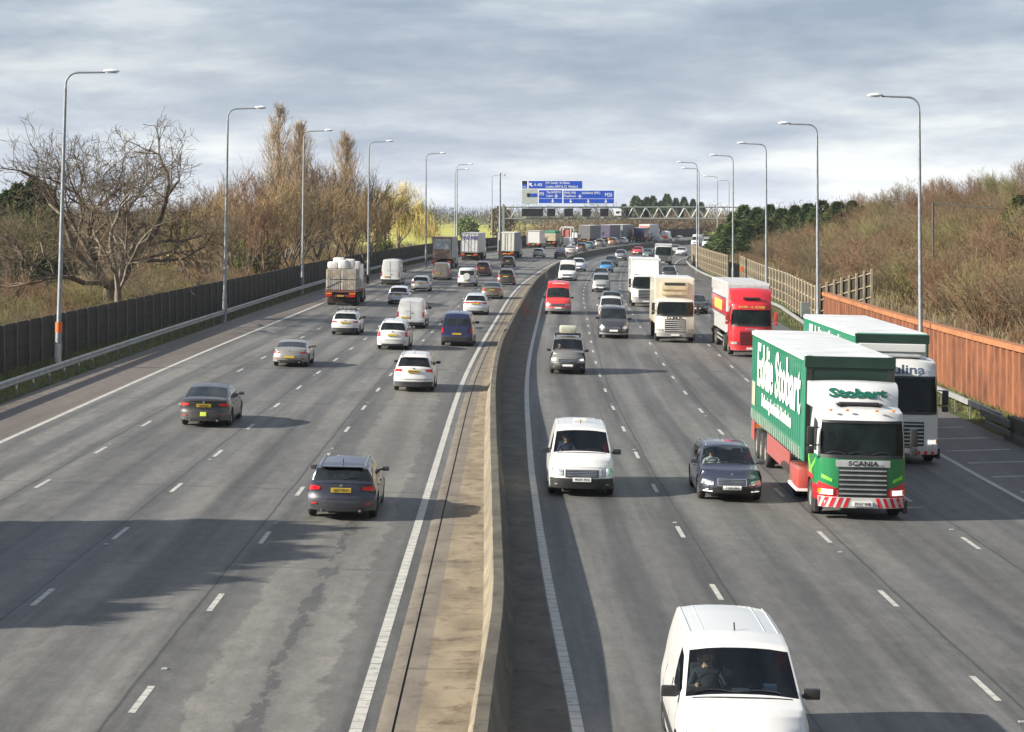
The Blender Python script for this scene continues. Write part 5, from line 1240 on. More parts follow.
# --- white lorry behind it
v = truck('plain white box lorry with smooth fairing behind the cream refrigerated lorry', 10.5, WPAINT, z1=4.0, z0=1.1, artic=False, cab_paint=WPAINT, wsz=(1.6, 2.45), H=2.75, name='box_lorry', front=WPAINT, low=paint('grey_bumper', (.25, .25, .25)))
b = MB().prism([(5.25 - .9, 2.7), (5.25 - 2.25, 2.7), (5.25 - 2.25, 3.85), (5.25 - 1.9, 3.7)], -1.05, 1.05, axis='x'); b.build('roof_deflector', WPAINT, v)
place(v, 646, 306.5, -1)
# --- far black fronted lorry
v = truck('far tipper lorry with black front and white side posts on the right carriageway', 9.5, mat('grey_tipper', (.3, .3, .3), .6), z1=3.0, z0=1.2, artic=False, cab_paint=paint('white_black_cab', (.5, .5, .48)), wsz=(1.5, 2.6), H=2.85, name='tipper_lorry', grille=BLACK, low=BLACK)
place(v, 663, 265, -1)
# ---- lorries on the left carriageway, from behind
v = truck('tall box lorry with brown framed rear and pale glazed panel, in the slow lane', 10.5, mat('grey_box', (.42, .42, .40), .6), z1=3.95, z0=1.25, artic=False, name='box_lorry', roof=mat('brown_roof', (.22, .16, .12), .7), frame=mat('brown_frame', (.16, .09, .065), .7), rearbar=mat('maroon_bar', (.12, .03, .025), .6))
MB().box((0, -5.27, 2.95), (1.9, .03, 1.0), ch=.01).build('rear_panel', mat('pale_blue_panel', (.36, .40, .42), .3), v)
MB().box((0, -5.27, 1.95), (1.9, .03, .95), ch=.01).build('lower_panel', mat('brown_panel', (.2, .14, .1), .6), v)
v['_yr'] = -5.25 + 2.0; place(v, 441.5, 268, 1)
v = truck('white trailer lorry with large purple lettering across its rear doors', 14.5, mat('dirty_white_box', (.52, .52, .50), .5, var=.1), z1=4.0, z0=1.15, rear=mat('dirty_white_door', (.55, .55, .54), .5, var=.1), frame=GALV)
text('DACHSER', .62, mat('purple_lettering', (.06, .03, .22), .5), v, (0, -7.25 - .1, 3.35), (R_(90), 0, 0), sx=.9, thick=.02); place(v, 469, 260.3, 1)
v = truck('plain cream box trailer lorry with orange rear bar, right of the lettered lorry', 14.5, mat('grey_box_dark', (.25, .25, .26), .6), z1=4.0, z0=1.15, rear=mat('cream_door', (.62, .61, .54), .5, var=.07), frame=mat('cream_frame', (.5, .49, .42), .5), roof=mat('pale_roof', (.6, .6, .57), .5), rearbar=mat('orange_bar', (.45, .15, .03), .6)); place(v, 505.5, 258.5, 1)  # box sides coloured dark to show the side turned from the sun
v = truck('small white box lorry far ahead under the gantry', 7.5, WPAINT, z1=3.4, z0=1.0, artic=False, name='box_lorry', H=2.4, wsz=(1.4, 2.1), frame=GALV); place(v, 533, 248.4, 1)
v = truck('beige tipper lorry with green sheeted top under the gantry', 8.0, mat('beige_tipper', (.40, .34, .24), .7), z1=2.7, z0=1.2, artic=False, name='tipper_lorry', H=2.5, wsz=(1.4, 2.2), roof=mat('green_sheet', (.03, .22, .12), .7))
MB().box((0, -1.1, 2.95), (2.4, 5.6, .5), ch=.15).build('sheeted_top', mat('green_sheet', (.03, .22, .12), .7), v); place(v, 549, 246.8, 1)
# recovery lorry: open frame carrier
v = truck('recovery lorry with white arched frame and red equipment on the far left carriageway', 9.0, mat('dark_deck', (.1, .1, .1), .7), z1=1.5, z0=1.0, artic=False, name='recovery_lorry', H=2.6, wsz=(1.4, 2.2))
b = MB()
for y in (-4.3, -1.0):
    b.tube([(-1.15, y, 1.4), (-1.15, y, 3.3), (-.9, y, 3.7), (.9, y, 3.7), (1.15, y, 3.3), (1.15, y, 1.4)], .11, 6)
b.tube([(-1.1, -4.3, 3.5), (-1.1, -1, 3.5)], .08, 6); b.tube([(1.1, -4.3, 3.5), (1.1, -1, 3.5)], .08, 6); b.build('frame', WPAINT, v)
MB().box((0, -2.6, 2.4), (1.6, 2.6, 1.5), ch=.2).build('equipment', mat('dull_red_body', (.35, .1, .09), .6), v); place(v, 565, 244.9, 1)
def far_lorry(label, px, py, colr, L=14.5, z1=4.0, pnl=None, cabp=WPAINT):
    v = truck(label, L, colr, z1=z1, z0=1.1, cab_paint=cabp, rear=None, frame=None)
    if pnl: MB().box((0, -L / 2 - .0, 2.5), (2.3, .12, 2.2)).build('rear_panel', pnl, v)
    place(v, px, py, 1); return v
GT = mat('grey_trailer', (.13, .13, .13), .6)
far_lorry('long dark grey trailer lorry on the far bend, left of the purple one', 584, 243.8, GT)
far_lorry('far trailer lorry with a purple and blue side, between two grey ones', 604, 242.8, mat('purple_trailer', (.10, .085, .14), .5))
far_lorry('grey green trailer lorry on the far bend, right of the purple one', 617, 242.0, mat('grey_green_trailer', (.18, .21, .19), .6))
v = far_lorry('far white trailer lorry with red and yellow rear panel above the barrier', 644, 241.2, mat('dirty_white_box', (.52, .52, .50), .5), pnl=mat('red_panel', (.5, .12, .1), .5))
v = truck('far dark blue box lorry beside the white and red trailer', 8.5, paint('royal_blue', (.012, .02, .11)), z1=3.3, z0=1.0, artic=False, name='box_lorry', H=2.5, wsz=(1.4, 2.1)); place(v, 638.5, 242.0, 1)
v = vehicle('highvan', 'white', WH, 'white high roof van with orange lower rear on the far bend', 'van', rwin=False, bumper=1)
root_bd[v.name].patch('rear_band', mat('orange_band', (.75, .13, .02), .5), -1, -.85, .85, .6, 1.4, .03, n=5); place(v, 664, 241.5, 1)
# ---- block lorry
v = empty('flatbed_lorry', label='flatbed lorry loaded with grey block packs and white sacks, in the slow lane', category='lorry'); L = 9.0; h = 4.5
cab(v, h, paint_=paint('dark_cab', (.04, .04, .05)), H=2.9, wsz=(1.5, 2.4))
MB().box((0, -1.1, 1.15), (2.5, 6.6, .16), ch=.02).build('load_deck', mat('deck_red_brown', (.16, .06, .05), .7), v)
MB().box((0, -1.0, .85), (1.2, 6.6, .35)).build('chassis', UNDER, v)
truck_wheels(v, 2.46, [h - 1.38, -h + 2.1, -h + 3.4], .5, (-h + 2.1, -h + 3.4)); rear_kit(v, -h + .1, 2.46, bz=.8, bar=mat('dark_red_bar2', (.09, .02, .02), .7))
MB().box((0, h - 2.45, 2.2), (2.4, .12, 2.0)).build('headboard', mat('headboard_grey', (.3, .3, .3), .6), v)
v['_L'] = L; v['_yr'] = -h + 2.1; v['_yf'] = h - 1.38; place(v, 340, 304.9, 1)
bpy.context.view_layer.update()
MW = v.matrix_world.copy()
BLK = mat('grey_block_pack', (.33, .31, .27), .8, var=.35, scale=2.6); SACK = mat('white_sack', (.62, .61, .58), .7, var=.2); PAL = mat('pallet_wood', (.42, .28, .12), .8)
def cargo(name, loc, parts, label, cat, group):
    o = empty(name); o.matrix_world = MW @ Matrix.Translation(loc)
    for nm, mb, m_, sm in parts: mb.build(nm, m_, o, sm)
    tag(o, label, cat, group); return o
rows_ = ['rearmost', 'second from the back', 'third from the back']
for iy in range(3):
    for ix in (-1, 1):
        for iz in range(2):
            if iz == 1 and iy == 2: continue
            b = MB().box((0, 0, .42), (1.14, 1.5, .78), ch=.02)
            s_ = MB()
            if (ix + iy + iz) % 2 == 0 or ix > 0: s_.tube([(-.55, -.76, .75), (.55, -.76, .2)], .03, 4)
            else: s_.tube([(-.55, -.76, .2), (.55, -.76, .75)], .03, 4)
            for q in range(1, 7): s_.box((-.57 + q * 1.14 / 7, -.757, .42), (.012, .012, .76))
            cargo('block_pack', (ix * .6, -3.55 + iy * 1.62, 1.24 + iz * .84), [('blocks', b, BLK, False), ('straps', s_, PAL if ix > 0 or iz else mat('pack_seam', (.14, .13, .11), .8), False)],
                  'grey block pack, %s, %s row, %s side of the load' % (rows_[iy], ['lower', 'upper'][iz], 'left' if ix < 0 else 'right'), 'block pack', 'block packs on the flatbed lorry')
for k, (x, y, z, sx_, sz) in enumerate([(-.75, -3.3, 2.93, .8, .55), (.05, -3.4, 2.93, .7, .7), (.3, -1.9, 2.93, 1.1, .75), (-.4, -2.1, 2.93, .9, .85), (.45, -.4, 2.12, 1.4, 1.35)]):
    b = MB().box((0, 0, sz / 2), (sx_, 1.0, sz), ch=.16)
    cargo('sack', (x, y, z), [('bag', b, SACK, True)], ['small white sack at the left rear of the stacked blocks', 'white sack at the middle rear of the stacked blocks', 'wide white sack behind the middle one on the blocks', 'tall white sack left of centre on the blocks', 'large white wrapped load behind the lorry cab'][k], 'sack', 'white sacks on the flatbed lorry')
# ------------------------------------------------------------------ gantry with direction signs
GY = 430.0; SG = F_PX / GY
gx = lambda px: (px - CX) / SG
gz = lambda py: HC - (py - YH) / SG
GST = mat('gantry_steel', (.25, .275, .25), .55, .2, var=.1)
SBLUE = mat('motorway_blue', (.008, .07, .46), .45, var=.06); SW = mat('sign_white', (.78, .8, .82), .45, var=.04); SGREY = mat('sign_grey', (.42, .46, .43), .5); SBLK = mat('signal_black', (.012, .012, .014), .4)
o = empty('sign_gantry', (gx(503), GY, .2), label='pale steel lattice gantry spanning the whole motorway ahead', cat='gantry')
O = o.location
def rel(b): b.v = [tuple(Vector(p) - O) for p in b.v]; return b
zt, zb2 = gz(207.2), gz(218.6); x0, x1 = gx(504), gx(742)
for nm, y in (('front_truss', GY - .8), ('rear_truss', GY + .8)):
    b = MB(); b.tube([(x0, y, zt), (x1, y, zt)], .13, 6); b.tube([(x0, y, zb2), (x1, y, zb2)], .15, 6)
    x = x0; up = True; step_ = 1.25
    while x < x1 - step_:
        b.tube([(x, y, zt if up else zb2), (x + step_, y, zb2 if up else zt)], .085, 5); x += step_; up = not up
    rel(b).build(nm, GST, o)
b = MB(); b.box(((x0 + x1) / 2, GY, zb2 + .12), (x1 - x0, 1.4, .06))
x = x0
while x < x1: b.tube([(x, GY - .8, zt), (x, GY + .8, zt)], .06, 5); b.tube([(x, GY - .8, zb2), (x, GY + .8, zb2)], .06, 5); x += 2.5
rel(b).build('walkway', GST, o)
for xx in (x0 - .1, x1 + .1):
    for y in (GY - .8, GY + .8): rel(MB().box((xx, y, zt / 2 + .3), (.42, .34, zt + .6), ch=.02)).build('post', GST, o)
def board(name, pxa, pya, pxb, pyb, m_, label, cat, y=GY - 1.25, border=True):
    r = empty(name, (gx((pxa + pxb) / 2), y, gz(pyb)), label=label, cat=cat); W = gx(pxb) - gx(pxa); H = gz(pya) - gz(pyb)
    MB().box((0, 0, H / 2), (W, .1, H), ch=.02).build('board', SW if border else m_, r)
    if border: MB().box((0, -.055, H / 2), (W - .16, .02, H - .16)).build('face', m_, r)
    b_ = MB().box((-W * .3, .22, H / 2), (.1, .4, H * .9)).box((W * .3, .22, H / 2), (.1, .4, H * .9)); b_.build('bracket', GST, r)
    def T(body, px, py, size, align='LEFT', m2=SW, sx=.82):
        return text(body, size, m2, r, (gx(px) - r.location.x, -.075, gz(py) - r.location.z), (R_(90), 0, 0), align=align, thick=.012 * size, extrude=.004, sx=sx)
    def shp(nm, pts, px, py, sc, m2=SW):
        b_ = MB(); cx, cz = gx(px) - r.location.x, gz(py) - r.location.z
        b_.prism([(cx + a * sc, cz + c * sc) for a, c in pts], -.08, -.066); b_.build(nm, m2, r)
    return r, T, shp
ARR = [(-.12, .5), (.12, .5), (.12, 0), (.42, 0), (0, -.5), (-.42, 0), (-.12, 0)]
def rot(pts, a): return [(x * math.cos(a) - z * math.sin(a), x * math.sin(a) + z * math.cos(a)) for x, z in pts]
PLANE = [(0, .55), (.09, .3), (.1, .1), (.55, -.12), (.55, -.22), (.1, -.12), (.07, -.4), (.22, -.52), (.22, -.6), (0, -.53), (-.22, -.6), (-.22, -.52), (-.07, -.4), (-.1, -.12), (-.55, -.22), (-.55, -.12), (-.1, .1), (-.09, .3)]
r, T, S_ = board('direction_sign', 528, 180.6, 582.2, 188.9, SBLUE, 'long blue sign reading A 405 with a white diagonal arrow, topmost on the gantry', 'road sign')
S_('arrow', rot(ARR, R_(-135)), 530.6, 184.7, 1.0); T('A 405', 534, 184.9, .8); T('(M1 South)  St Albans', 545.5, 183.0, .66, sx=.8); T('London (NW & C)  Watford', 545.5, 186.7, .66, sx=.8)
r, T, S_ = board('junction_plate', 521.7, 180.6, 527.3, 188.9, SBLUE, 'small junction number plate, black over blue, left of the topmost sign', 'road sign')
MB().box((0, -.07, .98 + .25), (.98, .02, .62)).build('number_panel', SBLK, r); T('21A', 524.5, 182.8, .48, 'CENTER'); T('A405', 524.5, 187, .38, 'CENTER')
r, T, S_ = board('direction_sign', 538.2, 189.8, 562.2, 203.4, SBLUE, 'blue sign reading M1 The North and Luton with a downward arrow', 'road sign')
T('M1', 539.3, 194.0, .95); T('The NORTH', 546.3, 192.4, .64, sx=.8); T('Luton', 546.3, 195.8, .64); S_('plane_symbol', PLANE, 556, 195.7, .75); S_('lane_arrow', ARR, 552.5, 200.9, .75)
MB().box((0, -.07, gz(198.5) - r.location.z), (gx(562.2) - gx(538.2) - .2, .02, .06)).build('divider', SW, r)
r, T, S_ = board('direction_sign', 562.8, 190.2, 613.8, 203.6, SBLUE, 'wide blue sign reading M25, Heathrow and Aylesbury, at the right of the boards', 'road sign')
T('(M40, M4)', 564, 192.9, .66); T('Aylesbury (A41)', 581.5, 192.9, .66); T('Heathrow', 564, 196.1, .66); S_('plane_symbol', PLANE, 579.7, 196.0, .75); T('M25', 604.5, 194.9, 1.0)
for px in (570.5, 588, 605.5): S_('lane_arrow', ARR, px, 201.2, .72)
MB().box((0, -.07, gz(198.8) - r.location.z), (gx(613.8) - gx(562.8) - .2, .02, .06)).build('divider', SW, r)
r, T, S_ = board('backing_board', 521.7, 189.2, 537.7, 204, SGREY, 'plain pale grey backing board with a small services plate, at the left of the signs', 'road sign', border=False)
MB().box((.75, -.07, gz(195.2) - r.location.z), (1.25, .04, .66)).build('services_plate', SBLUE, r); MB().box((-.25, -.07, gz(195.2) - r.location.z), (.6, .04, .7)).build('number_panel', SBLK, r)
T('Services', 532.9, 195.2, .3, 'CENTER')
def signal(pxa, pxb, label, y=GY - 1.3, pya=208.6, pyb=216.2):
    r = empty('lane_signal', (gx((pxa + pxb) / 2), y, gz(pyb)), label=label, cat='signal', group='dark lane signals on the gantry'); W = gx(pxb) - gx(pxa); H = gz(pya) - gz(pyb)
    MB().box((0, .12, H / 2), (W + .1, .22, H + .1), ch=.03).build('housing', mat('signal_grey', (.25, .26, .25), .5), r)
    MB().box((0, -.01, H / 2), (W, .05, H)).build('screen', SBLK, r)
for a, b_, l in ((521.8, 543, 'wide dark message screen hung on the gantry below the grey board'), (547, 555, 'square dark lane signal below the M1 sign'), (564, 572.6, 'square dark lane signal below the left of the M25 sign'), (582, 590.5, 'square dark lane signal below the middle of the M25 sign'), (599.8, 608, 'square dark lane signal below the right end of the M25 sign')): signal(a, b_, l)
for px, nm in ((629, 'first'), (646.5, 'second'), (664, 'third'), (681.5, 'fourth'), (698.5, 'fifth')):
    signal(px - 2.6, px + 2.6, 'back of a lane signal seen through the bare truss, %s from the left' % nm, GY + 1.0, 210.5, 216.8)
r = empty('camera_sign', (gx(617.5), GY - 1.2, gz(215.5)), label='small white panel with a black camera symbol just right of the lane signals', cat='road sign')
MB().box((0, 0, .62), (1.35, .08, 1.3), ch=.02).build('panel', SW, r); MB().box((-.05, -.05, .6), (.6, .03, .4)).box((.35, -.05, .7), (.25, .03, .2)).build('symbol', SBLK, r)
# camera mast
Y = 335.0; X = (500 - CX) * Y / F_PX; o = empty('camera_mast', (X, Y, HC - 6.9), label='thick grey camera mast with a dome on top, left of the gantry signs', cat='mast')
MB().tube([(0, 0, -.2), (0, 0, 6), (0, 0, 12.6)], [.22, .17, .13], 12).build('mast', POLE, o, True)
b = MB().tube([(0, 0, 12.5), (.6, 0, 12.7)], .05, 6); b.box((.65, 0, 12.5), (.3, .3, .4), ch=.1); b.box((0, 0, 12.75), (.3, .3, .35), ch=.06); b.build('camera', mat('camera_grey', (.5, .5, .5), .4), o)
# pole with boom on the right bank
Y = 150.0; X = (933 - CX) * Y / F_PX; o = empty('utility_pole', (X, Y, 5.0), label='dark timber pole with a thin wire run above the brown bank shrubs', cat='utility pole')
s_ = F_PX / Y; b = MB().tube([(0, 0, 0), (0, 0, HC - 5 + (212 - 203) / s_)], .08, 8); b.build('pole', mat('creosote_pole', (.07, .06, .05), .8), o)
b = MB().tube([(0, 0, HC - 5 + .55), (2.2, 1, HC - 5 + .42), (4.6, 2, HC - 5 + .25)], .035, 5); b.build('wire', mat('grey_cable', (.3, .31, .28), .6), o)
# ------------------------------------------------------------------ vegetation
rng = np.random.default_rng(11)
def np_mesh(name, V, F4, m_, parent=None, F3=None):
    me = bpy.data.meshes.new(name); V = np.asarray(V, dtype=np.float32); F4 = np.asarray(F4, dtype=np.int32).reshape(-1, 4)
    me.vertices.add(len(V)); me.vertices.foreach_set('co', V.ravel()); nl = F4.size
    me.loops.add(nl); me.loops.foreach_set('vertex_index', F4.ravel()); me.polygons.add(len(F4))
    me.polygons.foreach_set('loop_start', np.arange(0, nl, 4, dtype=np.int32)); me.polygons.foreach_set('loop_total', np.full(len(F4), 4, dtype=np.int32))
    me.update(calc_edges=True); me.validate(); me.materials.append(m_)
    if parent == 'mesh': return me
    o = bpy.data.objects.new(name, me); col.objects.link(o)
    if parent is not None: o.parent = parent
    return o
def unit(a): return a / np.maximum(1e-9, np.linalg.norm(a, axis=-1, keepdims=True))
def tubes(A, B, r0, r1, n=3):
    A = np.asarray(A, float); B = np.asarray(B, float); D = unit(B - A); r0 = np.asarray(r0)[:, None]; r1 = np.asarray(r1)[:, None]
    ref = np.where(np.abs(D[:, 2:3]) > .9, np.array([[1., 0, 0]]), np.array([[0, 0, 1.]])); U = unit(np.cross(D, ref)); W = np.cross(D, U)
    V = []
    for P, r in ((A, r0), (B, r1)):
        for k in range(n):
            a = 2 * math.pi * k / n; V.append(P + (U * math.cos(a) + W * math.sin(a)) * r)
    V = np.stack(V, 1).reshape(-1, 3); base = (np.arange(len(A)) * 2 * n)[:, None]
    F = np.concatenate([base + np.array([[k, (k + 1) % n, n + (k + 1) % n, n + k]]) for k in range(n)], 0)
    return V, F
def blades(P, D, L, W, rs=None):
    rs = rs or rng; P = np.asarray(P, float); D = unit(np.asarray(D, float)); S = unit(np.cross(D, unit(rs.normal(size=P.shape))))
    L = np.broadcast_to(L, (len(P),))[:, None]; W = np.broadcast_to(W, (len(P),))[:, None]
    V = np.stack([P - S * W / 2, P + S * W / 2, P + D * L + S * W * .25, P + D * L - S * W * .25], 1).reshape(-1, 3)
    F = np.arange(len(P) * 4).reshape(-1, 4); return V, F
def join(parts):
    Vs, Fs, o = [], [], 0
    for V, F in parts: Vs.append(V); Fs.append(F + o); o += len(V)
    return np.concatenate(Vs), np.concatenate(Fs)
def foliage_mat(name, c1, c2, c3=None, scale=.6, rough=.85, transl=0):
    m, N, Lk, b = new_mat(name); s = SN(m); tc = N.new('ShaderNodeTexCoord').outputs['Object']; oi = N.new('ShaderNodeObjectInfo')
    c = s.mix(s.step(s.noise(tc, scale, 4, .7), .35, .65), c1, c2)
    c = s.mix(s.m('MULTIPLY', oi.outputs['Random'], .7), c, c3 or c2)
    c = s.mulc(c, s.m('MULTIPLY_ADD', s.noise(tc, 3.1, 2), .7, .65)); Lk.new(c, b.inputs['Base Color']); b.inputs['Roughness'].default_value = rough; b.inputs['Specular IOR Level'].default_value = .2
    return m
BARK = foliage_mat('bark', (.08, .065, .048), (.19, .155, .115), (.13, .105, .08), 1.5)
TWIG = foliage_mat('brown_twigs', (.10, .078, .046), (.20, .158, .095), (.15, .125, .07))
TWIGR = foliage_mat('russet_twigs', (.115, .078, .046), (.215, .145, .088), (.20, .115, .07))
TWIGO = foliage_mat('ochre_twigs', (.22, .155, .075), (.37, .27, .14), (.28, .19, .10))
TWIGG = foliage_mat('olive_twigs', (.12, .12, .05), (.22, .21, .09), (.2, .15, .07))
WILL = foliage_mat('yellow_twigs', (.42, .34, .10), (.6, .5, .18), (.5, .42, .14))
EVER = foliage_mat('evergreen_leaves', (.028, .052, .018), (.10, .14, .045), (.08, .11, .035))
POP = foliage_mat('poplar_twigs', (.25, .18, .105), (.42, .32, .2), (.34, .25, .15))
IVY = foliage_mat('ivy_leaves', (.05, .08, .015), (.13, .17, .04), (.1, .13, .03))
def grow(rs, p, d, L, r, depth, maxd, segs, up=.12, spread=.6, wob=.22, ratio=.72, kids_=(2, 4), taper=.75, minr=.012):
    """recursive limbs; segs collects (a,b,r0,r1)"""
    n = max(2, int(4 - depth * .5)); q = np.array(p, float); dd = np.array(d, float); pts = []
    for i in range(n):
        dd = dd + rs.normal(size=3) * wob; dd[2] += up; dd = dd / np.linalg.norm(dd)
        q2 = q + dd * L / n; ra = r * (1 - (1 - taper) * i / n); rb = r * (1 - (1 - taper) * (i + 1) / n)
        segs.append((q, q2, max(minr, ra), max(minr, rb))); q = q2; pts.append((q.copy(), dd.copy(), rb))
    if depth >= maxd: return
    k = rs.integers(kids_[0], kids_[1] + 1)
    for j in range(k):
        s_ = pts[-1] if j == 0 else pts[rs.integers(max(0, n - 3), n)]
        a = unit(s_[1] + unit(rs.normal(size=3)) * spread * (.5 if j == 0 else 1.15))
        grow(rs, s_[0], a, L * ratio * rs.uniform(.8, 1.15), s_[2] * (.8 if j == 0 else .6), depth + 1, maxd, segs, up, spread, wob, ratio, kids_, taper, minr)
def seg_mesh(segs, n_thick=6):
    big = [s for s in segs if s[2] > .05]; sm = [s for s in segs if s[2] <= .05]; parts = []
    for S_, n in ((big, n_thick), (sm, 3)):
        if S_: parts.append(tubes([s[0] for s in S_], [s[1] for s in S_], [s[2] for s in S_], [s[3] for s in S_], n))
    return join(parts)
def make_tree(name, trunk_segs, twig_segs, extra=None, mt=BARK, mc=TWIG):
    o = empty(name); V, F = seg_mesh(trunk_segs); np_mesh('trunk', V, F, mt, o)
    parts = ([seg_mesh(twig_segs)] if twig_segs else []) + (extra or []); V, F = join(parts); np_mesh('crown', V, F, mc, o); return o
def split(segs, r): return [s for s in segs if s[2] > r], [s for s in segs if s[2] <= r]
def terr_z(X, Y):
    return terr(X - shift(Y), Y)[2]
def put(o, X, Y, s_=1.0, rz=None, dz=0, sz=None):
    o.location = (X, Y, terr_z(X, Y) - .1 + dz); o.rotation_euler = (0, 0, rz if rz is not None else float(rng.uniform(0, 6.28)))
    o.scale = (s_, s_, sz if sz else s_); return o
# --- big bare oak with stag-headed limbs on the left
rs = np.random.default_rng(5); segs = []
for d, L, r in (((-.7, .1, .8), 4.0, .22), ((.45, -.1, .9), 3.8, .24), ((.95, .2, .4), 3.4, .17), ((-.95, -.2, .35), 3.4, .16), ((.1, .3, 1), 3.8, .2), ((-.3, -.3, .9), 3.6, .16), ((.8, -.3, .6), 3.2, .15)):
    grow(rs, (0, 0, 1.9), unit(np.array(d)), L, r, 0, 6, segs, up=.07, spread=.8, wob=.28, ratio=.70, kids_=(2, 4), minr=.01)
segs.append((np.array([0, 0, -.5]), np.array([0, 0, 1.0]), .5, .42)); segs.append((np.array([0, 0, 1.0]), np.array([0, 0, 2.3]), .42, .38))
a, b_ = split(segs, .03)
OAK = foliage_mat('oak_twigs', (.085, .065, .045), (.17, .135, .09), (.12, .095, .065))
t = make_tree('bare_oak', a, b_, mc=OAK); tag(t, 'large bare oak with dark twisting limbs behind the nearest left street lamp', 'tree'); put(t, -27.5, 152, 1.3, 0.3)
rs = np.random.default_rng(9); segs = []
PALE = foliage_mat('dead_wood', (.09, .075, .055), (.30, .265, .21), (.11, .09, .07), .35)
for d, L, r in (((.25, 0, 1), 3.9, .15), ((-.5, 0, .9), 3.4, .12), ((.75, .1, .8), 3.3, .12), ((.2, -.5, .9), 3.0, .1)):
    grow(rs, (0, 0, 2.2), unit(np.array(d)), L, r, 0, 5, segs, up=.08, spread=.75, wob=.3, ratio=.70, kids_=(2, 4), minr=.01)
segs += [(np.array([0, 0, -.5]), np.array([0, 0, 2.3]), .26, .2)]
a, b_ = split(segs, .045); t = make_tree('bare_oak', a, b_, mt=PALE, mc=OAK); tag(t, 'slimmer bare oak with patches of bleached bark, beside the big dark oak', 'tree'); put(t, -25.2, 142, 1.12, 1.0)
# --- generic small bare trees (4 meshes)
def small_tree(seed, H, mc, upright=.12, spread=.55):
    rs = np.random.default_rng(seed); segs = []; base = [(np.array([0, 0, -.3]), np.array([0, 0, H * .2]), .15, .12)]
    for k in range(rs.integers(4, 6)):
        a = rs.uniform(0, 6.28); grow(rs, (0, 0, H * rs.uniform(.08, .2)), unit(np.array([math.cos(a) * .55, math.sin(a) * .55, 1])), H * .34, .085, 0, 4, segs, up=upright, spread=spread, wob=.16, ratio=.74, kids_=(3, 4), minr=.014)
    a, b_ = split(base + segs, .03); P = np.array([s[1] for s in b_[::1]]); D = np.array([s[1] - s[0] for s in b_])
    ex = blades(P, D + rs.normal(size=D.shape) * .25, .55, .025, rs)
    return make_tree('bare_tree', a, b_, [ex], mc=mc)
protos = [small_tree(21, 9, TWIG), small_tree(22, 9, TWIGR), small_tree(23, 8.5, TWIGO, .2, .45), small_tree(24, 9, TWIGG)]
for p in protos: col.objects.unlink(p) if False else None
kidmap = {}
def rebuild():
    kidmap.clear()
    for c in col.objects:
        if c.parent: kidmap.setdefault(c.parent.name, []).append(c)
rebuild(); used = {}
def inst(proto, X, Y, s_, label, cat, group, sz=None, dz=0):
    if proto.name in used: o = copy_tree(proto, None, kidmap)
    else: used[proto.name] = 1; o = proto
    put(o, X, Y, s_, None, dz, sz); tag(o, label, cat, group); return o
LT = 'bare brown tree in the thicket behind the left noise fence'
spots = []
for px, Y, s_ in [(5, 185, .92), (25, 215, 1.0), (60, 230, .95), (95, 205, .85), (150, 225, 1.0), (185, 200, .82), (205, 235, 1.0), (222, 180, .86), (238, 215, 1.1), (252, 240, 1.25), (268, 225, 1.2), (285, 250, 1.35), (300, 228, 1.2), (318, 260, 1.35), (333, 240, 1.15), (350, 265, 1.3), (366, 250, 1.05), (372, 290, 1.1), (120, 250, .95), (165, 265, 1.1), (195, 280, 1.2), (225, 290, 1.3), (345, 300, 1.2), (35, 260, 1.1), (75, 280, 1.2), (244, 200, 1.0), (262, 205, 1.05), (290, 215, 1.1), (212, 210, .9), (310, 290, 1.4)]:
    spots.append((px, Y, s_))
for i, (px, Y, s_) in enumerate(spots):
    k = [0, 3, 0, 1][i % 4] if px < 200 else [2, 1, 2, 0][i % 4]
    inst(protos[k], (px - CX) * Y / F_PX, Y, s_ * .95, LT, 'tree', 'bare trees behind the left fence')
# --- poplars
def poplar(seed, H, W, mc):
    rs = np.random.default_rng(seed); segs = []; zz = np.linspace(-.5, H * .93, 14); off = np.cumsum(rs.normal(size=(14, 2)) * .05, 0)
    base = [(np.array([*off[i], zz[i]]), np.array([*off[i + 1], zz[i + 1]]), .32 * (1 - i / 14), .32 * (1 - (i + 1) / 14) + .01) for i in range(13)]
    for k in range(230):
        z = H * (.05 + .86 * rs.random() ** 1.2); a = rs.uniform(0, 6.28); prof_ = W / 2 * (1 - (z / H) ** 1.3) * rs.uniform(.45, 1.1) + .12
        grow(rs, (0, 0, z), unit(np.array([math.cos(a) * .62, math.sin(a) * .62, 1])), prof_ * 1.25, .035, 1, 3, segs, up=.12, spread=.36, wob=.1, ratio=.64, kids_=(2, 3), minr=.014)
    P = np.array([s[1] for s in segs]); D = np.array([s[1] - s[0] for s in segs]); ex = blades(P, D + rs.normal(size=D.shape) * .12, .5, .022, rs)
    return make_tree('poplar_tree', base, segs, [ex], mc=mc)
for i, (px, yt, Y, W, lab) in enumerate([(280, 107, 258, 7.2, 'tallest bare poplar, left of the pair by the third left lamp'), (300, 124, 262, 6.2, 'bare poplar just right of the tallest one'), (346, 137, 280, 6.6, 'lone bare poplar standing right of the poplar pair')]):
    s_ = F_PX / Y; H = (212 - yt) / s_ + 8.5; t = poplar(40 + i, H, W * 1.15, POP); X = (px - CX) / s_; put(t, X, Y, 1, 0); tag(t, lab, 'tree', 'bare poplars on the left')
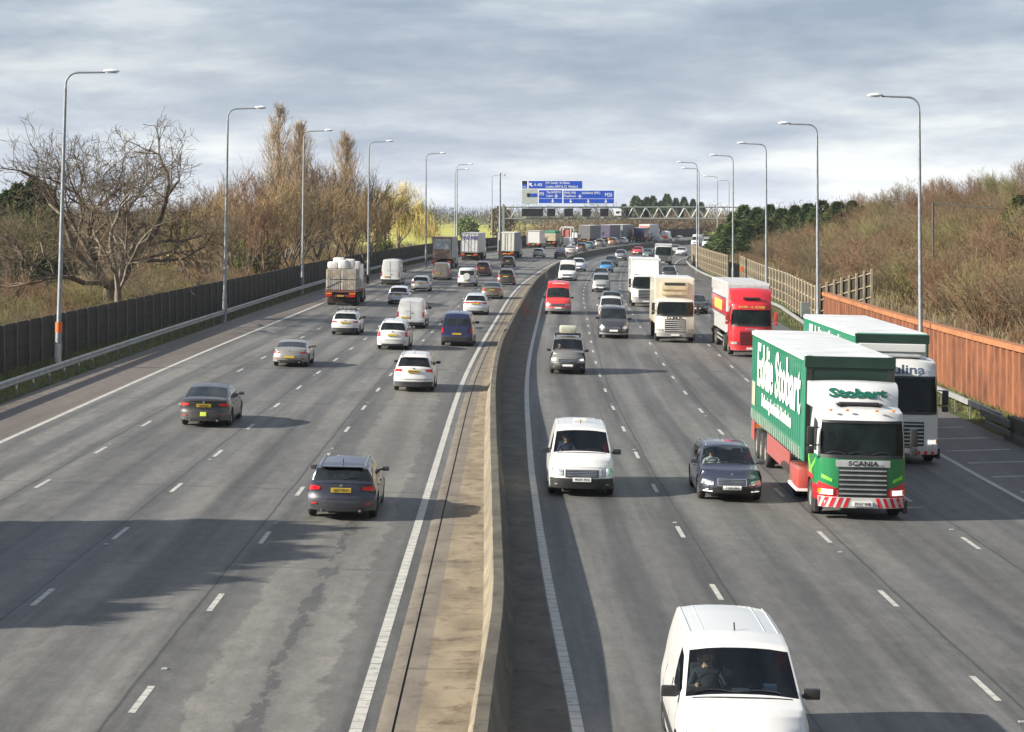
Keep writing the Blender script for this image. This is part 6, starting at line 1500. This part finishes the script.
# ivy-clad tree
def leaf_cloud(rs, N_, rad, cen, size=.3, updir=.3):
    d = unit(rs.normal(size=(N_, 3))); r_ = rs.uniform(.35, 1, (N_, 1)) ** .5; P = d * r_ * np.array(rad) + np.array(cen)
    keep = (np.sin(P[:, 0] * 2.1 + rs.uniform(0, 6)) + np.sin(P[:, 1] * 2.4) + np.sin(P[:, 2] * 2.7 + 1)) > -1.1
    P = P[keep]; D = unit(rs.normal(size=P.shape)) + np.array([0, 0, -updir]); return blades(P, D, size * rs.uniform(.7, 1.4, len(P)), size * .7, rs)
def ivy_tree(seed, H, m_=IVY, w=1.2):
    rs = np.random.default_rng(seed); base = [(np.array([0, 0, -.4]), np.array([.2, 0, H * .6]), .25, .15), (np.array([.2, 0, H * .6]), np.array([-.1, 0, H]), .15, .04)]
    return make_tree('ivy_clad_tree', base, None, [leaf_cloud(rs, 2600, (w, w, H * .5), (0, 0, H * .48), .2)], mc=m_)
for px, Y, H, lab in ((247, 205, 6.0, 'ivy covered trunk low in the thicket below the tallest poplar'), (268, 212, 7.2, 'darker ivy covered tree at the foot of the tallest poplar'), (384, 300, 7.0, 'ivy covered tree at the left edge of the yellow green field')):
    t = ivy_tree(int(px), H); put(t, (px - CX) * Y / F_PX, Y); tag(t, lab, 'tree')
# willow
rs = np.random.default_rng(77); segs = []
for k in range(5):
    a = rs.uniform(0, 6.28); grow(rs, (0, 0, 2), unit(np.array([math.cos(a) * .8, math.sin(a) * .8, 1])), 3.2, .12, 0, 4, segs, up=.0, spread=.6, wob=.2, ratio=.72, kids_=(2, 4), minr=.02)
a, b_ = split(segs + [(np.array([0, 0, -.5]), np.array([0, 0, 2.2]), .3, .25)], .04); P = np.array([s[1] for s in b_]); P = np.repeat(P, 3, 0) + rs.normal(size=(len(P) * 3, 3)) * .25
ex = [blades(P, np.tile([0, 0, -1.], (len(P), 1)) + rs.normal(size=P.shape) * .25, 1.3, .035, rs)]
t = make_tree('willow_tree', a, b_, ex, mc=WILL); put(t, (398 - CX) * 330 / F_PX, 330, 1.15); tag(t, 'yellow twigged weeping willow beside the field, left of the fifth lamp', 'tree')
# --- shrubs
def shrub(seed, H, W, mc, n=40):
    rs = np.random.default_rng(seed); segs = []
    for k in range(n):
        a = rs.uniform(0, 6.28); q = rs.uniform(0, .45) * W / 2; p = (math.cos(a) * q, math.sin(a) * q, -.1)
        grow(rs, p, unit(np.array([math.cos(a) * .55, math.sin(a) * .55, 1])), H * rs.uniform(.35, .5), .03, 1, 3, segs, up=.1, spread=.6, wob=.2, ratio=.72, kids_=(2, 4), minr=.011)
    P = np.array([s[1] for s in segs]); D = np.array([s[1] - s[0] for s in segs]); ex = blades(np.repeat(P, 2, 0), np.repeat(D, 2, 0) + rs.normal(size=(len(D) * 2, 3)) * .3, .4, .013, rs)
    V, F = join([seg_mesh(segs), ex]); return np_mesh('bare_shrub', V, F, mc)
SH = [shrub(61, 4.2, 5, TWIG), shrub(62, 4.0, 5.5, TWIGR), shrub(63, 3.6, 5, TWIGO), shrub(64, 4.2, 5, TWIGG), shrub(65, 4.4, 4.6, TWIGR)]
used2 = {}
def shrub_at(k, X, Y, s_, label, group, dz=0):
    p = SH[k]
    if k in used2: o = p.copy(); col.objects.link(o)
    else: used2[k] = 1; o = p
    put(o, X, Y, s_, None, dz); tag(o, label, 'shrub', group)
cnt = 0; rr = random.Random(3)
G1 = 'bare brown shrub in the scrub behind the left noise fence'
for row, (t0, ymin, ymax, st) in enumerate([(-26.6, 96, 340, 3.6), (-29.5, 100, 340, 4.6), (-35, 110, 330, 6.2), (-42, 130, 320, 8.5)]):
    Y = ymin
    while Y < ymax:
        s_ = rr.uniform(.45, .75) * (1 + row * .1) * (.8 if Y < 150 else 1.0); X = shift(Y) + t0 + rr.uniform(-1.3, 1.3)
        shrub_at(rr.choice([0, 3, 0, 2, 1] if Y < 200 else [0, 2, 2, 1, 3]), X, Y, s_, G1, 'shrubs behind the left fence'); Y += st * rr.uniform(.75, 1.3) * (1 + Y / 600); cnt += 1
nL = cnt
G2 = 'bare russet brown shrub on the bank right of the road'
for row in range(9):
    t0 = [25, 28.5, 32.5, 37, 42, 47.5, 54, 62, 72][row]; Y = [94, 100, 112, 122, 130, 145, 165, 190, 220][row] * .97
    while Y < 400:
        s_ = rr.uniform(.65, 1.15) * (.75 if row == 0 else 1) ; X = shift(Y) + t0 + rr.uniform(-1.6, 1.6)
        if X / Y < .27 and not (row == 0 and Y < 165 and rr.random() < .5): shrub_at(rr.choice([0, 1, 4, 1, 3, 0]), X, Y, s_ * (.6 if row == 0 else 1), G2, 'shrubs on the right bank')
        Y += (4.6 + row * .75) * rr.uniform(.8, 1.25) * (1 + (Y - 90) / 420); cnt += 1
G3 = 'bare russet tree rising above the shrubs on the right bank'
rebuild()
for px, Y, s_ in [(835, 330, .8), (850, 300, .8), (872, 290, .75), (893, 275, .9), (912, 250, .8), (930, 262, .85), (950, 240, .8), (972, 225, .8), (995, 215, .8), (1015, 200, .75), (1022, 240, .9), (860, 350, .9), (905, 310, .95), (940, 300, .95), (985, 280, .95), (790, 380, .8), (805, 350, .75), (760, 420, .9)]:
    inst(protos[[1, 0, 1, 3][px % 4]], (px - CX) * Y / F_PX, Y, s_ * .62, G3, 'tree', 'bare trees on the right bank')
# --- conifers
def conifer(seed, H, W):
    rs = np.random.default_rng(seed); N_ = 5200; z = rs.uniform(.02, 1, N_) ** .85; a = rs.uniform(0, 6.28, N_); lay = .72 + .28 * np.sin(z * 46 + a * 1.0) * np.sin(a * 5 + z * 9)
    r_ = W * .7 * (1 - z) ** .7 * lay * rs.uniform(.35, 1, N_) ** .5 + .05
    P = np.stack([r_ * np.cos(a), r_ * np.sin(a), z * H], 1); D = np.stack([np.cos(a), np.sin(a), rs.uniform(-.5, .35, N_)], 1) + rs.normal(size=(N_, 3)) * .35
    return make_tree('conifer_tree', [(np.array([0, 0, -.3]), np.array([0, 0, H * .95]), .16, .03)], None, [blades(P, D, .42 * rs.uniform(.6, 1.3, N_), .12, rs)], mc=EVER)
CF = [conifer(81, 8, 5.0), conifer(82, 8.5, 4.2), conifer(83, 7.5, 5.5)]; rebuild()
def cf(k, px, Y, yt, wid, label, group):
    X = (px - CX) * Y / F_PX; z0 = terr_z(X, Y); H = HC + (212 - yt) * Y / F_PX - z0; o = inst(CF[k], X, Y, wid, label, 'tree', group, sz=H / [8, 8.5, 7.5][k])
for i, (px, Y, yt, w_) in enumerate([(722, 372, 226, .8), (733, 366, 214, 1.0), (744, 360, 207, 1.1), (757, 350, 209, 1.1), (770, 345, 206, 1.0), (782, 338, 210, 1.1), (795, 325, 207, 1.0), (808, 315, 205, 1.1), (822, 305, 202, 1.0), (716, 345, 236, 1.0), (725, 340, 228, 1.3), (737, 335, 222, 1.4), (712, 350, 243, .9), (750, 330, 226, 1.3), (838, 298, 203, 1.0), (852, 300, 202, .9), (864, 305, 207, .8), (748, 342, 222, 1.0), (765, 330, 220, 1.0)]):
    cf(i % 3, px, Y, yt - 2, w_ * 1.1, 'dark green conifer in the dense clump behind the right timber fence', 'conifers behind the right fence')
for i, (px, yt) in enumerate([(18, 183), (33, 178), (46, 186), (8, 190)]): cf(i % 3, px, 230, yt, 1.15, 'dark green conifer at the far left edge, above the thicket', 'conifers at the left edge')
cf(0, 1021, 175, 194, .8, 'dark conifer at the right edge of the picture on the bank', None)
cf(2, 1030, 170, 205, .9, 'second dark conifer cut off by the right edge on the bank', None)
for i, (px, yt, w_) in enumerate([(636, 196, 2.0), (647, 197, 1.7), (653, 196, 1.5), (667, 194, 1.8), (676, 198, 1.4), (684, 197, 1.4), (693, 199, 1.3), (641, 200, 1.5), (661, 201, 1.4), (624, 204, 1.5), (701, 202, 1.5)]):
    cf(i % 3, px, 820, yt, w_, 'dark distant conifer on the skyline behind the lattice of the gantry', 'distant skyline conifers')
# leafy box added just outside the frame to cast shade on the left lanes
rs = np.random.default_rng(200); N_ = 120000; u = rs.random(N_); P = np.stack([-1.2 + 2.4 * rs.random(N_), -7 + 14 * u, np.zeros(N_)], 1)
top = 6.3 + 1.75 * np.minimum(1, u * 1.6) + .25 * np.sin(u * 23) + .2 * np.sin(u * 57); P[:, 2] = top * rs.random(N_) ** .9
V, F = blades(P, rs.normal(size=P.shape), .3, .2, rs); t = empty('clipped_hedge'); np_mesh('foliage', V, F, EVER, t)
np_mesh('trunk', *tubes([(0, k * 1.5 - 6, -.3) for k in range(9)], [(0, k * 1.5 - 6, 5.5) for k in range(9)], np.full(9, .1), np.full(9, .04), 5), BARK, t)
t.location = (-22.2, 46.2, .2); tag(t, 'tall clipped evergreen hedge outside the left edge, shading the near left lanes', 'hedge')
# --- far woods: one mass each
def wood(name, label, pts, N_, h, mc, size=.5, dens=90, depth=12, wid=3.2, kind='stuff'):
    rs = np.random.default_rng(len(label)); parts = []; pts = np.array(pts, float); seglen = np.linalg.norm(np.diff(pts, axis=0), axis=1); cum = np.r_[0, np.cumsum(seglen)]
    for k in range(N_):
        u = rs.uniform(0, cum[-1]); X = np.interp(u, cum, pts[:, 0]) + rs.normal() * depth * .3; Y = np.interp(u, cum, pts[:, 1]) + rs.uniform(-1, 1) * depth
        hh = h * rs.uniform(.55, 1.1); z0 = terr_z(X, Y); w_ = wid * rs.uniform(.7, 1.4)
        n = int(dens * rs.uniform(.7, 1.3)); d = unit(rs.normal(size=(n, 3))); r_ = rs.uniform(.2, 1, (n, 1)) ** .5
        P = d * r_ * np.array([w_, w_, hh * .46]) + np.array([X, Y, z0 + hh * .52]); D = unit(d * .5 + np.array([0, 0, .8]) + rs.normal(size=(n, 3)) * .5)
        parts.append(blades(P, D, size * 2.2 * rs.uniform(.5, 1.3, n), size * .32, rs))
    V, F = join(parts); o = np_mesh(name, V, F, mc); tag(o, label, 'wood', None, kind); return o
WM1 = foliage_mat('far_wood_grey_brown', (.075, .066, .052), (.14, .118, .082), (.10, .085, .06), .03)
WM2 = foliage_mat('far_wood_russet', (.105, .075, .048), (.175, .125, .078), (.13, .10, .06), .04)
WM3 = foliage_mat('far_wood_dark', (.06, .065, .06), (.12, .12, .10), (.09, .09, .08), .02)
wood('far_wood', 'far dark wood along the horizon beyond the yellow green field', [(-520, 1400), (-200, 1380), (-60, 1350), (60, 1300)], 420, 13, WM3, .8, 120, 30, 9)
wood('far_wood', 'low brown hedgerow wood beside the outer side of the far bend', [(0, 640), (40, 640), (90, 700), (200, 800), (320, 900)], 420, 7.5, WM2, .45, 190, 14, 5)
wood('far_wood', 'grey brown wood on the skyline right of centre', [(30, 900), (160, 880), (320, 860), (600, 900)], 420, 13, WM1, .55, 190, 25, 8)
wood('far_wood', 'brown wood closing the view behind the left thicket', [(-220, 330), (-150, 400), (-90, 440), (-40, 520)], 300, 9, WM1, .45, 200, 16, 5)
wood('hedge', 'low hedge along the near edge of the yellow green field', [(-62, 300), (-50, 350), (-34, 400), (-14, 470), (8, 560)], 150, 1.8, WM1, .4, 60, 3, 2)
wood('hedge', 'brown hedge and scrub between field and gantry', [(6, 620), (14, 600), (24, 610), (40, 640)], 90, 6.0, WM2, .4, 200, 8, 4)
wood('hedge', 'low ochre bramble thicket at the foot of the willow by the field', [(-50, 300), (-42, 300), (-36, 310)], 60, 4, TWIGO, .4, 150, 6, 2.4)
for px, Y, yt, mm, lab in ((468, 700, 218, IVY, 'round olive green tree standing in the yellow green field'), (430, 760, 222, TWIGO, 'small ochre tree beside the olive green one in the field'), (502, 650, 206, TWIG, 'pointed brown tree by the left gantry post')):
    X = (px - CX) * Y / F_PX; H = HC + (212 - yt) * Y / F_PX + .9; rs = np.random.default_rng(px); t = make_tree('field_tree', [(np.array([0, 0, -.3]), np.array([0, 0, H * .6]), .3, .1)], None, [leaf_cloud(rs, 1500, (H * (.5 if px != 502 else .25), H * .5, H * .5), (0, 0, H * .52), .7)], mc=mm); put(t, X, Y); tag(t, lab, 'tree')
# --- rough grass and dead stems on bank, verge and left scrub
def grass(name, label, fn, N_, hmin, hmax, mc, w=.03, seed=1):
    rs = np.random.default_rng(seed); P = []
    for k in range(N_):
        t, Y = fn(rs); x, y, z = terr(t, Y); P.append((x, y, z))
    P = np.array(P); D = rs.normal(size=P.shape) * .35 + np.array([0, 0, 1]); V, F = blades(P, D, rs.uniform(hmin, hmax, N_), w, rs)
    o = np_mesh(name, V, F, mc); tag(o, label, 'grass', None, 'stuff')
STRAW = foliage_mat('straw_stems', (.12, .095, .05), (.25, .20, .105), (.18, .14, .07), .35)
GRASS = foliage_mat('verge_grass', (.06, .085, .02), (.14, .17, .05), (.16, .15, .06), .5)
grass('rough_grass', 'straw coloured rough grass between the shrubs of the right bank', lambda r: (22.6 + 26 * r.random() ** 1.5, 92 + 240 * r.random() ** 1.7), 42000, .4, 1.2, STRAW, .035, 4)
grass('rough_grass', 'dead brown stems and brambles behind the left noise fence', lambda r: (-25.2 - 20 * r.random(), 92 + 230 * r.random() ** 1.4), 36000, .5, 1.5, STRAW, .035, 5)
grass('verge_grass', 'tufted grass on the verge before the rust wall', lambda r: (19.2 + 1.9 * r.random() ** .7, 84 + 250 * r.random() ** 1.6), 14000, .06, .3, GRASS, .03, 6)
grass('verge_grass', 'weedy grass strip under the left crash barrier', lambda r: (-20.5 - 3.4 * r.random(), 80 + 250 * r.random() ** 1.6), 14000, .05, .22, GRASS, .03, 7)
# ------------------------------------------------------------------ drivers and cab interiors
SKIN = mat('skin', (.42, .24, .17), .5, var=.08); HAIRM = mat('hair', (.05, .035, .025), .7)
def person(label, X, shirt, hair_c, trousers=(.03, .035, .05)):
    """seated driver facing +y, hands on the wheel"""
    V = []; E = []; Rr = []
    def add(p, r, par=None):
        V.append(p); Rr.append(r)
        if par is not None: E.append((par, len(V) - 1))
        return len(V) - 1
    root_ = add((0, 0, 0), .15); b1 = add((0, -.06, .16), .145, root_); b2 = add((0, -.1, .33), .155, b1); b3 = add((0, -.1, .45), .13, b2); nk = add((0, -.09, .53), .058, b3)
    jaw = add((0, -.055, .60), .066, nk); hd = add((0, -.06, .675), .088, jaw); tp = add((0, -.07, .73), .07, hd)
    nose = add((0, .045, .655), .014, hd)
    for sd in (-1, 1):
        add((sd * .085, -.07, .665), .017, hd)
        sh = add((sd * .18, -.1, .43), .07, b3); el = add((sd * .27, .1, .24), .048, sh); wr = add((sd * .185, .335, .325), .031, el); pl_ = add((sd * .182, .385, .345), .030, wr)
        for i in range(4):
            zz = .375 - i * .021; ln = [.9, 1, .95, .75][i]
            k = add((sd * .195, .41, zz), .0105, pl_); k2 = add((sd * .20, .41 + .033 * ln, zz), .0095, k); k3 = add((sd * .178, .41 + .048 * ln, zz), .0088, k2); add((sd * .158, .41 + .03 * ln, zz), .0082, k3)
        th = add((sd * .165, .39, .365), .012, pl_); th2 = add((sd * .152, .415, .375), .0105, th); add((sd * .15, .44, .37), .009, th2)
        hp = add((sd * .09, .03, -.01), .095, root_); kn = add((sd * .15, .45, .08), .066, hp); an = add((sd * .13, .62, -.28), .042, kn); add((sd * .13, .76, -.33), .036, an)
    me = bpy.data.meshes.new('tmp'); me.from_pydata(V, E, []); ob = bpy.data.objects.new('tmp', me); col.objects.link(ob)
    ms = ob.modifiers.new('s', 'SKIN'); ms.use_smooth_shade = True; lay = me.skin_vertices[0].data if me.skin_vertices else None
    if lay is None:
        bpy.context.view_layer.objects.active = ob; me.skin_vertices_add() if hasattr(me, 'skin_vertices_add') else None; lay = me.skin_vertices[0].data
    for i, r in enumerate(Rr): lay[i].radius = (r, r); lay[i].use_root = (i == 0)
    lay[hd].radius = (.078, .092)
    ob.modifiers.new('u', 'SUBSURF').levels = 2
    dg = bpy.context.evaluated_depsgraph_get(); m2 = bpy.data.meshes.new_from_object(ob.evaluated_get(dg)); bpy.data.objects.remove(ob); m2.name = 'person'
    m2.materials.clear()
    for m_ in (shirt, SKIN, mat('dark_trousers', trousers, .8)): m2.materials.append(m_)
    for p in m2.polygons:
        c = p.center
        p.material_index = 1 if (c.z > .525 or (c.y > .345 and c.z > .25)) else (2 if c.z < .02 + .25 * max(0, c.y - .1) and c.z < .2 and abs(c.x) < .24 else 0)
        if c.y > .25 and c.z < .2: p.material_index = 2
        p.use_smooth = True
    o = bpy.data.objects.new('person', m2); col.objects.link(o)
    b = MB(); n = 14
    for i in range(8):
        ph = math.pi / 2 * i / 7 * 1.15
        for k in range(n):
            a = 2 * math.pi * k / n; rr_ = math.sin(ph); b.v.append((.094 * rr_ * math.cos(a), -.075 + .105 * rr_ * math.sin(a) - .012 * (math.sin(a) > .3) * i / 4, .69 + .098 * math.cos(ph) + (.03 if math.sin(a) > .2 and i > 4 else 0)))
    for i in range(7):
        for k in range(n): b.f.append((i * n + k, i * n + (k + 1) % n, (i + 1) * n + (k + 1) % n, (i + 1) * n + k)); b.m.append(0)
    b.build('hair', mat(hair_c[0], hair_c[1], .7), o, True)
    for sd in (-1, 1):
        e_ = MB().lathe_x([(-.009, .001), (-.006, .008), (0, .010), (.006, .008), (.009, .001)], 0, 0, 0, 8); e = e_.build('eye', mat('eye', (.05, .04, .035), .2), o, True); e.location = (sd * .03, .022, .68)
    MB().tube([(-.022, .022, .618), (0, .03, .617), (.022, .022, .618)], .005, 5).build('mouth', mat('lips', (.32, .12, .1), .5), o)
    tag(o, label, 'person'); return o
bpy.context.view_layer.update()
DASH = mat('dashboard', (.018, .018, .02), .7); SEAT = mat('seat_cloth', (.03, .03, .034), .9)
def interior(root, seat_y, seat_z, xs, van, ptag, shirt, hair_c, dash_y, passenger=False):
    bd = root_bd[root.name]; w = bd.W / 2
    MB().box((0, dash_y, seat_z + .18), (2 * w - .32, .5, .3), ch=.08).build('dashboard', DASH, root)
    for x in (xs, -xs):
        b = MB().box((x, seat_y + .1, seat_z - .12), (.5, .52, .16), ch=.05).box((x, seat_y - .2, seat_z + .22), (.48, .14, .66), ch=.05).box((x, seat_y - .2, seat_z + .66), (.27, .1, .2), ch=.04); b.build('seat', SEAT, root, True, 40)
    wc = (xs, seat_y + .44, seat_z + .33); b = MB(); n = 24
    ring_ = [(wc[0] + .185 * math.cos(2 * math.pi * k / n), wc[1] - .185 * math.sin(2 * math.pi * k / n) * .35, wc[2] + .185 * math.sin(2 * math.pi * k / n)) for k in range(n + 1)]
    b.tube(ring_, .014, 8, caps=False); b.tube([(wc[0] - .18, wc[1], wc[2]), (wc[0] + .18, wc[1], wc[2])], .016, 6); b.tube([(wc[0], wc[1], wc[2]), (wc[0], wc[1] + .25, wc[2] - .15)], .03, 6)
    b.build('steering_wheel', BLACK, root, True)
    if van: MB().box((0, seat_y - .4, 1.05), (2 * w - .62, .04, 1.3)).build('bulkhead', DASH, root)
    MB().box((0, (seat_y + dash_y) / 2, .38), (2 * w - .3, 1.9, .06)).build('cabin_floor', DASH, root)
    p = person(ptag, xs, shirt, hair_c); p.matrix_world = root.matrix_world @ Matrix.Translation((xs, seat_y, seat_z)); return p
interior(R1, .52, .88, .42, True, 'person in a dark jacket driving the white foreground van, hands on the wheel', mat('dark_jacket', (.02, .024, .035), .85), ('brown_hair', (.06, .035, .02)), 1.1)
interior(R2, .42, .82, .40, True, 'person in dark blue driving the white van beside the barrier', mat('navy_top', (.025, .04, .09), .85), ('dark_hair', (.03, .02, .015)), 1.08)
interior(R3, -.12, .52, .37, False, 'person in a pale shirt driving the dark navy estate', mat('pale_shirt', (.45, .46, .48), .85), ('grey_hair', (.25, .23, .2)), .72)
interior(R11, .05, .66, .38, False, 'person in an orange brown top driving the roof box carrier', mat('orange_top', (.42, .16, .08), .85), ('dark_hair', (.03, .02, .015)), .92)
def onvan(nm, loc, dims, m_, label, cat):
    o = empty(nm); o.matrix_world = R1.matrix_world @ Matrix.Translation(loc); MB().box((0, 0, dims[2] / 2), dims, ch=.012).build('body', m_, o); MB().box((0, .0, dims[2] + .002), (dims[0] * .8, dims[1] * .6, .004)).build('label_panel', mat('pale_label', (.6, .62, .62), .6), o); tag(o, label, cat)
onvan('notepad', (.0, 1.24, 1.215), (.26, .18, .03), mat('pale_green_paper', (.55, .62, .55), .6), 'pale green notepad lying on the dashboard of the foreground van', 'notepad')
onvan('parcel', (-.42, 1.24, 1.215), (.2, .14, .11), mat('light_blue_card', (.35, .5, .66), .6), 'small light blue parcel on the dashboard of the foreground van', 'parcel')

# thin distance haze
hm = bpy.data.materials.new('haze_air'); hm.use_nodes = True; hn = hm.node_tree.nodes; hn.remove(hn['Principled BSDF'])
pv = hn.new('ShaderNodeVolumePrincipled'); pv.inputs['Color'].default_value = (.8, .87, 1, 1); pv.inputs['Density'].default_value = .00007
hm.node_tree.links.new(pv.outputs[0], hn['Material Output'].inputs['Volume'])
hz = MB().box((0, 3400, 12), (10000, 7300, 40)).build('haze', hm); hz['kind'] = 'stuff'; hz['label'] = 'thin pale air haze over the whole motorway'
